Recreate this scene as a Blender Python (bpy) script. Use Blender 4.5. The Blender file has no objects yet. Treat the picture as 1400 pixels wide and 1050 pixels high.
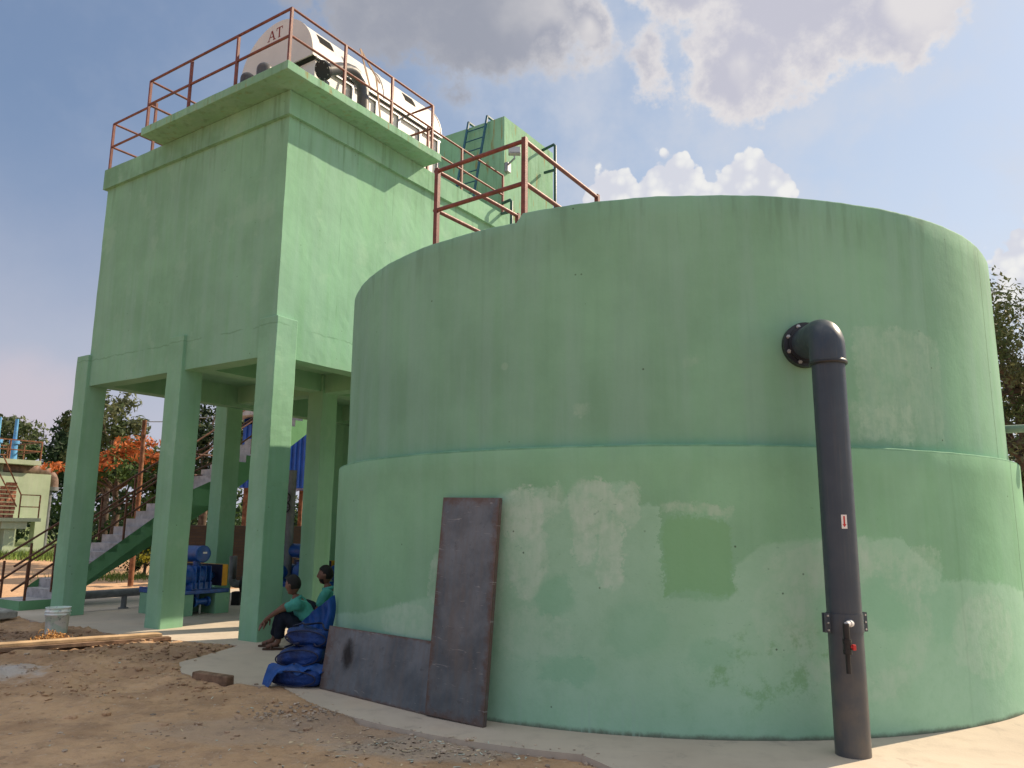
import bpy, bmesh, math, random
from mathutils import Vector, Matrix, noise
R = math.radians
random.seed(7)
S = bpy.context.scene
COL = S.collection
PI = math.pi

# ------------------------------------------------------------------ helpers
class MB:
    """collects shapes, built as one mesh object"""
    def __init__(s): s.v = []; s.f = []; s.mi = []; s.cur = 0; s.sm = []
    def add(s, vs, fs, smooth=False):
        o = len(s.v); s.v += [tuple(p) for p in vs]
        for f in fs:
            s.f.append(tuple(i + o for i in f)); s.mi.append(s.cur); s.sm.append(smooth)
        return s
    def hexa(s, c):           # 8 corners: bottom 4 ccw, top 4 ccw
        return s.add(c, [(3,2,1,0),(4,5,6,7),(0,1,5,4),(1,2,6,5),(2,3,7,6),(3,0,4,7)])
    def box(s, x0, x1, y0, y1, z0, z1, fn=None):
        c = [(x0,y0,z0),(x1,y0,z0),(x1,y1,z0),(x0,y1,z0),(x0,y0,z1),(x1,y0,z1),(x1,y1,z1),(x0,y1,z1)]
        if fn: c = [fn(*p) for p in c]
        return s.hexa(c)
    def bbox(s, x0, x1, y0, y1, z0, z1, bv=.01, fn=None, seg=2):   # bevelled box
        bm = bmesh.new(); bmesh.ops.create_cube(bm, size=1)
        for v in bm.verts: v.co = Vector(((x0+x1)/2+v.co.x*(x1-x0), (y0+y1)/2+v.co.y*(y1-y0), (z0+z1)/2+v.co.z*(z1-z0)))
        bmesh.ops.bevel(bm, geom=bm.edges[:], offset=bv, segments=seg, affect='EDGES', profile=.5)
        bm.verts.index_update()
        vs = [tuple(v.co) for v in bm.verts]
        if fn: vs = [tuple(fn(*p)) for p in vs]
        s.add(vs, [[v.index for v in f.verts] for f in bm.faces]); bm.free(); return s
    def bar(s, p, q, w, h, up=(0,0,1)):       # rectangular bar
        p = Vector(p); q = Vector(q); d = (q-p).normalized(); up = Vector(up)
        if abs(d.dot(up)) > .98: up = Vector((0,1,0))
        x = d.cross(up).normalized(); y = x.cross(d)
        c = []
        for e in (p, q):
            c += [e - x*w/2 - y*h/2, e + x*w/2 - y*h/2, e + x*w/2 + y*h/2, e - x*w/2 + y*h/2]
        return s.hexa(c)
    def tube(s, pts, r, n=12, caps=True, radii=None, smooth=True):
        pts = [Vector(p) for p in pts]; m = len(pts); vs = []; fs = []
        t0 = (pts[1]-pts[0]).normalized()
        a = Vector((0,0,1)) if abs(t0.z) < .9 else Vector((1,0,0))
        nx = t0.cross(a).normalized()
        for i, p in enumerate(pts):
            t = ((pts[min(i+1,m-1)]-p).normalized() + (p-pts[max(i-1,0)]).normalized()).normalized()
            nx = (nx - t*nx.dot(t)).normalized(); ny = t.cross(nx)
            rr = radii[i] if radii else r
            for k in range(n):
                an = 2*PI*k/n; vs.append(p + nx*(rr*math.cos(an)) + ny*(rr*math.sin(an)))
        for i in range(m-1):
            for k in range(n):
                k2 = (k+1) % n; fs.append((i*n+k, i*n+k2, (i+1)*n+k2, (i+1)*n+k))
        s.add(vs, fs, smooth)
        if caps:
            s.add(vs[:n], [tuple(range(n-1,-1,-1))]); s.add(vs[-n:], [tuple(range(n))])
        return s
    def cyl(s, p, q, r, n=20, r2=None): return s.tube([p, q], r, n, radii=[r, r if r2 is None else r2])
    def lathe(s, prof, n=32, c=(0,0,0), axis=None, smooth=True):   # prof list of (r,z); axis = 3 vectors (x,y,z)
        ax = axis or (Vector((1,0,0)), Vector((0,1,0)), Vector((0,0,1))); c = Vector(c); vs = []; fs = []
        for (r, z) in prof:
            for k in range(n):
                an = 2*PI*k/n; vs.append(c + ax[0]*(r*math.cos(an)) + ax[1]*(r*math.sin(an)) + ax[2]*z)
        for i in range(len(prof)-1):
            for k in range(n):
                k2 = (k+1) % n; fs.append((i*n+k, i*n+k2, (i+1)*n+k2, (i+1)*n+k))
        return s.add(vs, fs, smooth)
    def build(s, name, mats, parent=None, flat_angle=None):
        me = bpy.data.meshes.new(name); base = Vector((0,0,0))
        if parent is not None: base = Vector(parent.get('_o', (0,0,0)))
        me.from_pydata([tuple(Vector(p)-base) for p in s.v], [], s.f)
        for m in (mats if isinstance(mats, (list,tuple)) else [mats]): me.materials.append(m)
        me.polygons.foreach_set('material_index', s.mi); me.polygons.foreach_set('use_smooth', s.sm)
        bm = bmesh.new(); bm.from_mesh(me); bmesh.ops.recalc_face_normals(bm, faces=bm.faces[:]) if len(s.f) < 60000 else None
        bm.to_mesh(me); bm.free()
        me.update()
        o = bpy.data.objects.new(name, me); COL.objects.link(o)
        if parent is not None:
            o.parent = parent; o['_o'] = tuple(base)
        return o
ORIG = {}
def tag(o, label=None, cat=None, group=None, kind=None):
    if label: o['label'] = label
    if cat: o['category'] = cat
    if group: o['group'] = group
    if kind: o['kind'] = kind
    return o
def empty(name, loc, label, cat, group=None):
    o = bpy.data.objects.new(name, None); COL.objects.link(o); o.location = loc; o['_o'] = tuple(loc)
    o.empty_display_size = .2
    return tag(o, label, cat, group)
def single(mb, name, mats, loc, label, cat, group=None, kind=None):   # a thing that is one mesh
    mb.v = [tuple(Vector(p)-Vector(loc)) for p in mb.v]
    o = mb.build(name, mats); o.location = loc
    return tag(o, label, cat, group, kind)
def copy_tree(o, parent=None):
    c = o.copy(); COL.objects.link(c)
    if parent is not None: c.parent = parent
    for ch in list(o.children): copy_tree(ch, c)
    return c
def arc(c, r, ux, uy, a0, a1, n=10):
    c = Vector(c); ux = Vector(ux); uy = Vector(uy)
    return [c + ux*(r*math.cos(a0+(a1-a0)*i/n)) + uy*(r*math.sin(a0+(a1-a0)*i/n)) for i in range(n+1)]

# ------------------------------------------------------------------ node helpers
class N:
    def __init__(s, name):
        s.m = bpy.data.materials.new(name); s.m.use_nodes = True; s.t = s.m.node_tree; s.t.nodes.clear()
        s.out = s.n('ShaderNodeOutputMaterial'); s.b = s.n('ShaderNodeBsdfPrincipled')
        s.l(s.b.outputs[0], s.out.inputs[0])
        s.tc = s.n('ShaderNodeTexCoord')
    def n(s, k, **kw):
        x = s.t.nodes.new(k)
        for a, b in kw.items(): setattr(x, a, b)
        return x
    def l(s, a, b): s.t.links.new(a, b)
    def put(s, v, sock):
        if hasattr(v, 'is_output') or isinstance(v, bpy.types.NodeSocket): s.l(v, sock)
        else:
            if sock.type == 'RGBA' and len(v) == 3: v = (*v, 1)
            sock.default_value = v
    def math(s, op, a, b=None, c=None, clamp=False):
        x = s.n('ShaderNodeMath', operation=op, use_clamp=clamp); s.put(a, x.inputs[0])
        if b is not None: s.put(b, x.inputs[1])
        if c is not None: s.put(c, x.inputs[2])
        return x.outputs[0]
    def mapr(s, v, a, b, c=0., d=1., smooth=True):
        x = s.n('ShaderNodeMapRange', interpolation_type='SMOOTHSTEP' if smooth else 'LINEAR'); s.put(v, x.inputs[0])
        for i, q in enumerate((a, b, c, d)): s.put(q, x.inputs[i+1])
        return x.outputs[0]
    def mix(s, f, a, b, mode='MIX'):
        x = s.n('ShaderNodeMix', data_type='RGBA', blend_type=mode); s.put(f, x.inputs[0]); s.put(a, x.inputs[6]); s.put(b, x.inputs[7])
        return x.outputs[2]
    def mapping(s, v, scale=(1,1,1), rot=(0,0,0), loc=(0,0,0)):
        x = s.n('ShaderNodeMapping'); s.l(v, x.inputs[0]); x.inputs[1].default_value = loc; x.inputs[2].default_value = rot; x.inputs[3].default_value = scale
        return x.outputs[0]
    def noise(s, v, scale, detail=4, rough=.55, dist=0.):
        x = s.n('ShaderNodeTexNoise'); s.l(v, x.inputs['Vector']); x.inputs['Scale'].default_value = scale
        x.inputs['Detail'].default_value = detail; x.inputs['Roughness'].default_value = rough; x.inputs['Distortion'].default_value = dist
        return x.outputs[0]
    def voro(s, v, scale, feature='F1'):
        x = s.n('ShaderNodeTexVoronoi', feature=feature); s.l(v, x.inputs['Vector']); x.inputs['Scale'].default_value = scale
        return x.outputs
    def sep(s, v):
        x = s.n('ShaderNodeSeparateXYZ'); s.l(v, x.inputs[0]); return x.outputs
    def bump(s, h, strength=.3, dist=.01, prev=None):
        x = s.n('ShaderNodeBump'); s.l(h, x.inputs['Height']); x.inputs['Strength'].default_value = strength; x.inputs['Distance'].default_value = dist
        if prev is not None: s.l(prev, x.inputs['Normal'])
        return x.outputs[0]
    def fin(s, col, rough=.7, metal=0., spec=.4, normal=None):
        s.put(col, s.b.inputs['Base Color']); s.put(rough, s.b.inputs['Roughness']); s.put(metal, s.b.inputs['Metallic'])
        s.b.inputs['Specular IOR Level'].default_value = spec
        if normal is not None: s.l(normal, s.b.inputs['Normal'])
        return s.m

def simple(name, col, rough=.6, metal=0., spec=.4, var=.12, scale=6., bump=.1, grime=None):
    g = N(name); o = g.tc.outputs['Object']
    n1 = g.noise(o, scale, 5); n2 = g.noise(o, scale*9, 3)
    dark = tuple(c*(1-var*1.6) for c in col); lite = tuple(min(1, c*(1+var)) for c in col)
    c = g.mix(g.mapr(n1, .3, .7), dark, lite)
    if grime: c = g.mix(g.mapr(g.noise(o, scale*2.2, 6, .65), .52, .72), c, grime)
    return g.fin(c, g.mapr(n2, .2, .8, max(.05, rough-.1), min(1, rough+.1)), metal, spec, g.bump(n2, bump, .01))

YAW = .5892
U = Vector((-math.cos(YAW), math.sin(YAW), 0)); V = Vector((math.sin(YAW), math.cos(YAW), 0))
G_UP = (.232, .455, .288)
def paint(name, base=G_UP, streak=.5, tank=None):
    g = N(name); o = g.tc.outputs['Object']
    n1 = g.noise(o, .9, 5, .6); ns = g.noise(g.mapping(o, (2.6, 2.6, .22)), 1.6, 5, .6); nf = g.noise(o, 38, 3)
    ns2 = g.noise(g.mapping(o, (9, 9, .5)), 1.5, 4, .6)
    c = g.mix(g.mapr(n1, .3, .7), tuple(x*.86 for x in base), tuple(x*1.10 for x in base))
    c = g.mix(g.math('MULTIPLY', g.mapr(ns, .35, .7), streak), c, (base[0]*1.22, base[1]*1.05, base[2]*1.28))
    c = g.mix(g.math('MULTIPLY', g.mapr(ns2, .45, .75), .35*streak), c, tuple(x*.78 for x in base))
    extra = None
    if tank:
        xyz = g.sep(o)
        th = g.math('ARCTAN2', xyz[0], g.math('MULTIPLY', xyz[1], -1.))
        thd = g.math('MULTIPLY', th, 180/PI)
        nA = g.noise(o, 3.2, 6, .66); nB = g.noise(o, 14, 5, .65); nC = g.noise(o, 60, 4, .7)
        wob = g.math('ADD', g.math('MULTIPLY', g.math('SUBTRACT', nA, .5), .26), g.math('ADD', g.math('MULTIPLY', g.math('SUBTRACT', nB, .5), .16), g.math('MULTIPLY', g.math('SUBTRACT', nC, .5), .09)))
        tw = g.math('ADD', thd, g.math('MULTIPLY', wob, 13.))
        zw = g.math('ADD', xyz[2], wob)
        def ell(t0, z0, rt, rz, soft_=.10):
            dx = g.math('DIVIDE', g.math('SUBTRACT', tw, t0), rt); dy = g.math('DIVIDE', g.math('SUBTRACT', zw, z0), rz)
            dd = g.math('SQRT', g.math('ADD', g.math('MULTIPLY', dx, dx), g.math('MULTIPLY', dy, dy)))
            return g.mapr(dd, 1.-soft_, 1.+soft_, 1., 0.)
        def boxm(t0, t1, z0, z1, st=.4, sz=.025):
            a = g.math('MULTIPLY', g.mapr(tw, t0-st, t0+st), g.mapr(tw, t1-st, t1+st, 1., 0.))
            b = g.math('MULTIPLY', g.mapr(zw, z0-sz, z0+sz), g.mapr(zw, z1-sz, z1+sz, 1., 0.))
            return g.math('MULTIPLY', a, b)
        brush = g.noise(g.mapping(o, (5, 5, .9)), 3., 5, .65)
        mot = g.noise(o, 9., 6, .72)
        op = g.math('MULTIPLY', g.mapr(brush, .25, .75, .35, 1.), g.mapr(mot, .3, .62, .25, 1.))
        if tank == 'low':
            pts = [(-70,.62),(-60,.70),(-54.6,.74),(-46.9,.85),(-40,.95),(-36.5,1.05),(-33,1.3),(-30,1.8),(-28.5,1.87),(-23.7,1.89),(-21.8,1.73),(-19.1,1.92),(-14,1.94),(-11.9,1.75),(-10,1.74),(-9.4,1.02),(-2.2,1.02),(-1.2,1.3),(1.3,1.44),(6.4,1.49),(18.7,1.5),(25.2,1.18),(40,1.09),(50,1.0)]
            fc = g.n('ShaderNodeFloatCurve'); cv = fc.mapping.curves[0]
            P = [((t+70)/120, z/2.2) for t, z in pts]
            cv.points[0].location = P[0]; cv.points[1].location = P[-1]
            for p in P[1:-1]: cv.points.new(*p)
            for p in cv.points: p.handle_type = 'VECTOR'
            fc.mapping.update()
            g.put(g.mapr(tw, -70., 50., 0., 1., False), fc.inputs['Value'])
            zb = g.math('MULTIPLY', fc.outputs[0], 2.2)
            m = g.mapr(g.math('SUBTRACT', zb, g.math('ADD', xyz[2], g.math('MULTIPLY', wob, .5))), -.012, .03)
            c = g.mix(g.math('MULTIPLY', m, g.math('MULTIPLY', g.mapr(g.noise(o, 1.7, 5), .3, .7, .6, 1.), g.mapr(mot, .25, .6, .65, 1.))), c, (.345, .575, .425))
            ledge_shade = g.math('MULTIPLY', g.mapr(g.math('ABSOLUTE', g.math('SUBTRACT', g.math('ADD', xyz[2], g.math('MULTIPLY', wob, .02)), 2.214)), .003, .014, .6, .0), g.mapr(nA, .30, .60, .35, 1.))  # thin line of shadow painted along the ledge
            c = g.mix(ledge_shade, c, (.07, .20, .13))
            sct = g.math('MULTIPLY', g.mapr(g.noise(g.mapping(o, (7, 7, 16)), 3., 3, .6, 2.), .66, .72), boxm(-30, 20, .3, 1.9, 4, .2))
            c = g.mix(g.math('MULTIPLY', sct, .4), c, (.13, .27, .17))
            dsq = boxm(-9.3, -1.6, 1.06, 1.62, .3, .02)
            c = g.mix(g.math('MULTIPLY', dsq, .65), c, (.20, .43, .215))
            for (q, k) in (((-21.8,1.02,2.4,.14),.55), ((-20.5,.44,3.2,.10),.5), ((-12.5,.8,3.5,.2),.3), ((-4.5,.62,2.6,.13),.35), ((17.5,1.02,4.4,.26),.45), ((24,.95,3.,.3),.3)):
                c = g.mix(g.math('MULTIPLY', ell(*q, .25), k), c, (.215, .475, .31))
            for (q, k) in (((-26.2,1.66,3.0,.22),.9), ((-25.6,1.34,2.7,.36),.75), ((-22.6,1.76,1.7,.14),.6), ((-17.2,1.74,3.5,.215),.9), ((-18.6,1.5,1.7,.26),.85), ((-15.2,1.34,1.7,.27),.9), ((-13.2,1.72,1.4,.18),.6), ((-38.2,1.1,2.2,.24),.7), ((-44,.70,6.,.15),.5), ((-30.5,1.2,2.,.5),.5), ((-25,.72,5.,.2),.35), ((9,1.28,7.,.16),.45), ((22,1.25,3.2,.2),.45), ((3,.9,3.,.3),.3), ((33,.7,7,.35),.5)):
                c = g.mix(g.math('MULTIPLY', g.math('MULTIPLY', ell(*q), op), k), c, (.49, .64, .53))
            c = g.mix(g.math('MULTIPLY', g.math('MULTIPLY', boxm(-9.6, -1.6, 1.655, 1.745), op), .75), c, (.47, .62, .50))
            grz = g.math('MULTIPLY', g.mapr(g.noise(g.mapping(o, (1, 1, 1.6)), 11., 6, .75, .6), .60, .70), g.math('MULTIPLY', ell(-26.5, 1.45, 3.2, .35, .4), .6))
            c = g.mix(grz, c, (.16, .30, .22))
            grz = g.math('MULTIPLY', g.mapr(g.noise(o, 13., 6, .75, .6), .60, .68), g.math('MULTIPLY', ell(-15.5, 1.74, 3.4, .2, .4), .6))
            c = g.mix(grz, c, (.18, .32, .24))
            arcm = g.math('ABSOLUTE', g.math('SUBTRACT', g.math('SQRT', g.math('ADD', g.math('POWER', g.math('MULTIPLY', g.math('SUBTRACT', tw, 13.), .065), 2.), g.math('POWER', g.math('SUBTRACT', zw, .85), 2.))), .5))
            c = g.mix(g.math('MULTIPLY', g.mapr(arcm, .05, .16, .55, 0.), op), c, (.46, .60, .50))
            # mossy stains low on the wall
            moss = g.math('MULTIPLY', g.mapr(g.noise(o, 4.2, 7, .76), .50, .64), boxm(-7, 11, .22, .78, 3., .12))
            c = g.mix(g.math('MULTIPLY', moss, .6), c, (.17, .38, .17))
            foot = g.mapr(g.math('ADD', xyz[2], g.math('MULTIPLY', wob, .22)), .0, .045, .85, 0.)  # grime at the wall's foot, with a thin shadow line painted in
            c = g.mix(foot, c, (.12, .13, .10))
            drip = g.math('MULTIPLY', g.mapr(g.noise(g.mapping(o, (16, 16, .4)), 2., 3), .5, .7), g.math('MULTIPLY', boxm(-27, -10, -.1, .28, 3, .05), .5))
            c = g.mix(drip, c, (.33, .52, .42))
        else:
            for (q, k) in (((15.5,30,2.3,3.26),.55), ((-20,-18,2.5,2.58),.5), ((-6,-4.5,2.9,2.98),.4), ((14,24,2.28,2.6),.5)):
                c = g.mix(g.math('MULTIPLY', g.math('MULTIPLY', boxm(*q), op), k), c, (.40, .57, .45))
            spl = g.voro(o, 1.7)[0]
            c = g.mix(g.math('MULTIPLY', g.mapr(spl, .05, .075, .4, 0.), boxm(-38, 6, 2.3, 3.2, 3, .1)), c, (.34, .52, .38))
            ooz = g.math('MULTIPLY', g.mapr(g.noise(g.mapping(o, (8, 8, 1.)), 1.5, 4), .5, .7), g.mapr(xyz[2], 3.7, 4.4, 0., .5))
            c = g.mix(ooz, c, (.15, .27, .19))
        # vertical formwork joints
        for t0, w, k in ((46., .2, .75), (28.2, .3, .08), (-33., .3, .06)):
            dj = g.math('ABSOLUTE', g.math('SUBTRACT', g.math('ADD', thd, g.math('MULTIPLY', g.math('SUBTRACT', nB, .5), .5)), t0))
            c = g.mix(g.mapr(dj, w*.4, w, k, 0.), c, (.10, .19, .12))
    if name == 'tower_green_paint':
        xyz = g.sep(o); wz = g.math('MULTIPLY', g.math('SUBTRACT', g.noise(o, 5, 4), .5), .10)
        dz = g.math('ABSOLUTE', g.math('SUBTRACT', g.math('ADD', xyz[2], wz), 4.47))
        c = g.mix(g.math('MULTIPLY', g.mapr(dz, .004, .016, .4, 0.), g.mapr(g.noise(o, 3, 3), .38, .55)), c, (.10, .22, .12))
        bb = g.math('ADD', g.math('MULTIPLY', xyz[0], V.x), g.math('MULTIPLY', xyz[1], V.y))
        fr = g.math('ABSOLUTE', g.math('SUBTRACT', g.math('FRACT', g.math('ADD', g.math('DIVIDE', g.math('ADD', bb, g.math('MULTIPLY', wz, .06)), 1.22), .37)), .5))
        c = g.mix(g.math('MULTIPLY', g.mapr(fr, .004, .010, .4, 0.), g.math('MULTIPLY', g.mapr(xyz[2], 4.7, 5.0), g.mapr(g.noise(o, 1.3, 3), .4, .6))), c, (.11, .24, .13))
        gr = g.math('MULTIPLY', g.mapr(g.noise(g.mapping(o, (6, 6, .5)), 1.4, 5), .5, .72), g.mapr(xyz[2], 6.6, 7.9, 0., .55))
        c = g.mix(gr, c, (.13, .25, .14))
        ru = g.math('MULTIPLY', g.mapr(g.noise(g.mapping(o, (9, 9, 1.2)), 1.2, 4), .57, .70), g.mapr(xyz[2], 8.13, 8.2, 0., .75))
        c = g.mix(ru, c, (.30, .22, .07))
        pal = g.math('MULTIPLY', g.mapr(g.noise(o, 1.5, 5, .65), .56, .68), .35)
        c = g.mix(pal, c, (.33, .53, .38))
    # pits, hairline scratches
    v = g.voro(o, 5.5); pit = g.mapr(v[0], .03, .06, .75, 0.)
    sel = g.mapr(g.noise(o, 2.3, 2), .5, .56)
    c = g.mix(g.math('MULTIPLY', pit, sel), c, (.05, .08, .05))
    h = g.math('ADD', g.math('MULTIPLY', g.noise(o, 7, 6, .6), 1.), g.math('MULTIPLY', nf, .18))
    nb = g.bump(h, .24, .016)
    return g.fin(c, g.mapr(nf, .3, .7, .75, .9), 0., .14, nb)

M = {}
M['tower'] = paint('tower_green_paint')
M['tank_up'] = paint('tank_green_paint', (.222, .435, .290), .5, 'up')
M['tank_low'] = paint('tank_patched_green_paint', (.242, .485, .298), .35, 'low')
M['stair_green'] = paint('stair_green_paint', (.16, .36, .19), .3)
M['rail'] = simple('red_oxide_paint', (.20, .062, .045), .5, 0., .4, .2, 12, .15, grime=(.12,.05,.035))
M['rail_brown'] = simple('brown_rail_paint', (.12, .05, .03), .55, 0., .35, .25, 10, .15, grime=(.2,.07,.03))
M['white'] = simple('white_gelcoat', (.78, .77, .73), .4, 0., .5, .04, 2, .03, grime=(.70,.66,.60))
M['cap'] = simple('cream_end_plate', (.66, .64, .60), .5, 0., .4, .04, 2, .03)
M['lid'] = simple('cream_lid', (.74, .70, .63), .45, 0., .4, .05, 2, .03)
M['steel'] = simple('grey_steel', (.33, .34, .35), .4, .6, .5, .12, 8, .05)
def pvc_mat():
    g = N('dusty_dark_grey_pvc'); o = g.tc.outputs['Object']; xyz = g.sep(o)
    c = g.mix(g.mapr(g.noise(o, 2.5, 5), .3, .7), (.034, .052, .075), (.048, .066, .088))
    st = g.noise(g.mapping(o, (30, 30, .8)), 2., 4, .6); c = g.mix(g.mapr(st, .5, .75, 0., .4), c, (.10, .10, .10))
    c = g.mix(g.math('MULTIPLY', g.mapr(xyz[2], 0., 1.2, .75, 0.), g.mapr(g.noise(o, 7, 5), .35, .65, .4, 1.)), c, (.15, .125, .10))     # dust and mud splashes near the ground
    scr = g.noise(g.mapping(o, (12, 12, 40), (.3, .4, 0)), 1.6, 4, .8, 1.); c = g.mix(g.mapr(scr, .68, .73, 0., .5), c, (.22, .22, .22))
    return g.fin(c, g.mapr(g.noise(o, 14, 4), .3, .7, .32, .52), 0., .45, g.bump(g.noise(o, 3, 3), .15, .01))
M['pvc'] = pvc_mat()
M['pvc_joint'] = simple('black_pvc_joint', (.02, .024, .03), .4, 0., .5, .1, 6, .05)
M['black'] = simple('black_plastic', (.015, .015, .017), .45, 0., .4, .2, 10, .05)
M['dark'] = simple('opening_shade', (.01, .01, .01), .8, 0., .1, .1, 3, .02)
M['zinc'] = simple('zinc_bolt', (.55, .55, .54), .4, .7, .5, .1, 20, .05)
M['red'] = simple('red_plastic', (.55, .03, .03), .4, 0., .5, .1, 10, .03)
M['nozzle'] = simple('grey_green_pipe', (.16, .24, .20), .55, 0., .4, .15, 8, .05)
M['paper'] = simple('white_sticker', (.78, .77, .75), .5, 0., .4, .03, 10, .02)
M['letter'] = simple('red_lettering', (.22, .03, .03), .6, 0., .2, .1, 8, .02)
M['blue'] = simple('blue_machine_paint', (.012, .085, .33), .35, 0., .5, .15, 8, .05, grime=(.01,.05,.2))
M['yellow'] = simple('yellow_guard_paint', (.62, .30, .02), .45, 0., .4, .1, 8, .05)
M['bluesheet'] = simple('blue_roof_sheet', (.025, .10, .45), .4, 0., .5, .12, 3, .03)
M['bluevalve'] = simple('blue_valve_paint', (.10, .32, .60), .45, 0., .4, .15, 5, .05, grime=(.3,.45,.6))
M['ladder'] = simple('teal_ladder_paint', (.02, .10, .15), .5, 0., .4, .15, 10, .05)
M['hook'] = simple('dark_green_pipe_paint', (.03, .09, .075), .45, 0., .4, .15, 10, .05)
M['lightgreen'] = paint('pale_green_limewash', (.41, .50, .345), .4)
M['wood'] = simple('pale_timber', (.52, .36, .21), .75, 0., .2, .2, 5, .3)
M['wood_old'] = simple('weathered_timber', (.23, .15, .10), .85, 0., .15, .3, 9, .4)
M['strap'] = simple('brown_strip', (.34, .24, .17), .7, 0., .2, .2, 9, .2)
M['brick'] = simple('red_brick', (.36, .16, .10), .85, 0., .2, .3, 9, .4)
M['brickwall'] = None
M['sack'] = simple('grey_cement_bag', (.34, .34, .32), .9, 0., .1, .15, 9, .4)
M['rusty'] = simple('rusty_steel', (.24, .11, .06), .8, .2, .3, .3, 8, .4)
M['pipe_rust'] = simple('brown_cast_iron', (.22, .15, .12), .75, .1, .3, .25, 5, .3)
M['greypipe'] = simple('grey_pipe', (.16, .17, .18), .5, 0., .4, .15, 6, .05)
M['stone'] = simple('grey_stone', (.46, .37, .29), .9, 0., .2, .35, 1.5, .3)
M['shaving'] = simple('wood_shaving', (.50, .27, .10), .8, 0., .2, .25, 12, .3)
M['grasscol'] = simple('grass_blades', (.16, .24, .05), .7, 0., .2, .3, 2, .0)
M['straw'] = simple('dry_straw', (.58, .46, .30), .8, 0., .2, .2, 9, .1)
M['flake'] = simple('pale_paint_flake', (.55, .62, .54), .7, 0., .2, .2, 9, .1)
M['dark_chip'] = simple('dark_chip', (.09, .06, .045), .8, 0., .2, .2, 9, .1)
M['skin'] = simple('brown_skin', (.17, .085, .055), .55, 0., .4, .12, 14, .05)
M['hair'] = simple('black_hair', (.010, .009, .008), .6, 0., .3, .2, 60, .5)
M['shirt'] = simple('teal_cotton', (.075, .33, .28), .85, 0., .2, .14, 9, .3)
M['trouser'] = simple('navy_cotton', (.012, .016, .028), .85, 0., .2, .2, 9, .3)
M['sandal'] = simple('brown_leather', (.08, .045, .03), .6, 0., .3, .2, 15, .2)
M['trim'] = simple('dark_trim', (.015, .02, .06), .6, 0., .4, .2, 15, .1)
M['lamp_glass'] = simple('grey_lamp_glass', (.35, .38, .40), .15, 0., .6, .05, 5, .02)
M['graycon'] = simple('grey_step_concrete', (.46, .45, .455), .85, 0., .2, .14, 5, .3, grime=(.28,.28,.29))

def bag_mat():
    g = N('blue_bag_cloth'); o = g.tc.outputs['Object']
    n1 = g.noise(o, 5, 4); n2 = g.noise(o, 17, 5, .6, .6)
    c = g.mix(g.mapr(n1, .35, .65), (.003, .016, .085), (.006, .046, .22))
    return g.fin(c, .55, 0., .4, g.bump(n2, .8, .03))
M['bag'] = bag_mat()
M['bag_light'] = simple('bright_blue_nylon', (.010, .075, .30), .5, 0., .4, .2, 7, .5)

def concrete_mat():
    g = N('pavement_concrete'); o = g.tc.outputs['Object']
    n1 = g.noise(o, .55, 6, .6); n2 = g.noise(o, 4, 6, .65); n3 = g.noise(o, 55, 3)
    c = g.mix(g.mapr(n1, .3, .7), (.49, .415, .335), (.58, .51, .42))
    c = g.mix(g.math('MULTIPLY', g.mapr(n2, .45, .75), .6), c, (.42, .36, .295))
    st = g.noise(g.mapping(o, (1, 1, 1), (0,0,R(40))), 2.2, 5, .7, 1.2)
    c = g.mix(g.math('MULTIPLY', g.mapr(st, .58, .68), .4), c, (.32, .28, .24))
    c = g.mix(g.math('MULTIPLY', g.mapr(g.noise(o, 1.1, 5, .6), .5, .68), .5), c, (.56, .45, .34))
    h = g.math('ADD', g.math('MULTIPLY', n2, 1.), g.math('MULTIPLY', n3, .25))
    return g.fin(c, .85, 0., .25, g.bump(h, .3, .02))
M['concrete'] = concrete_mat()

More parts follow.
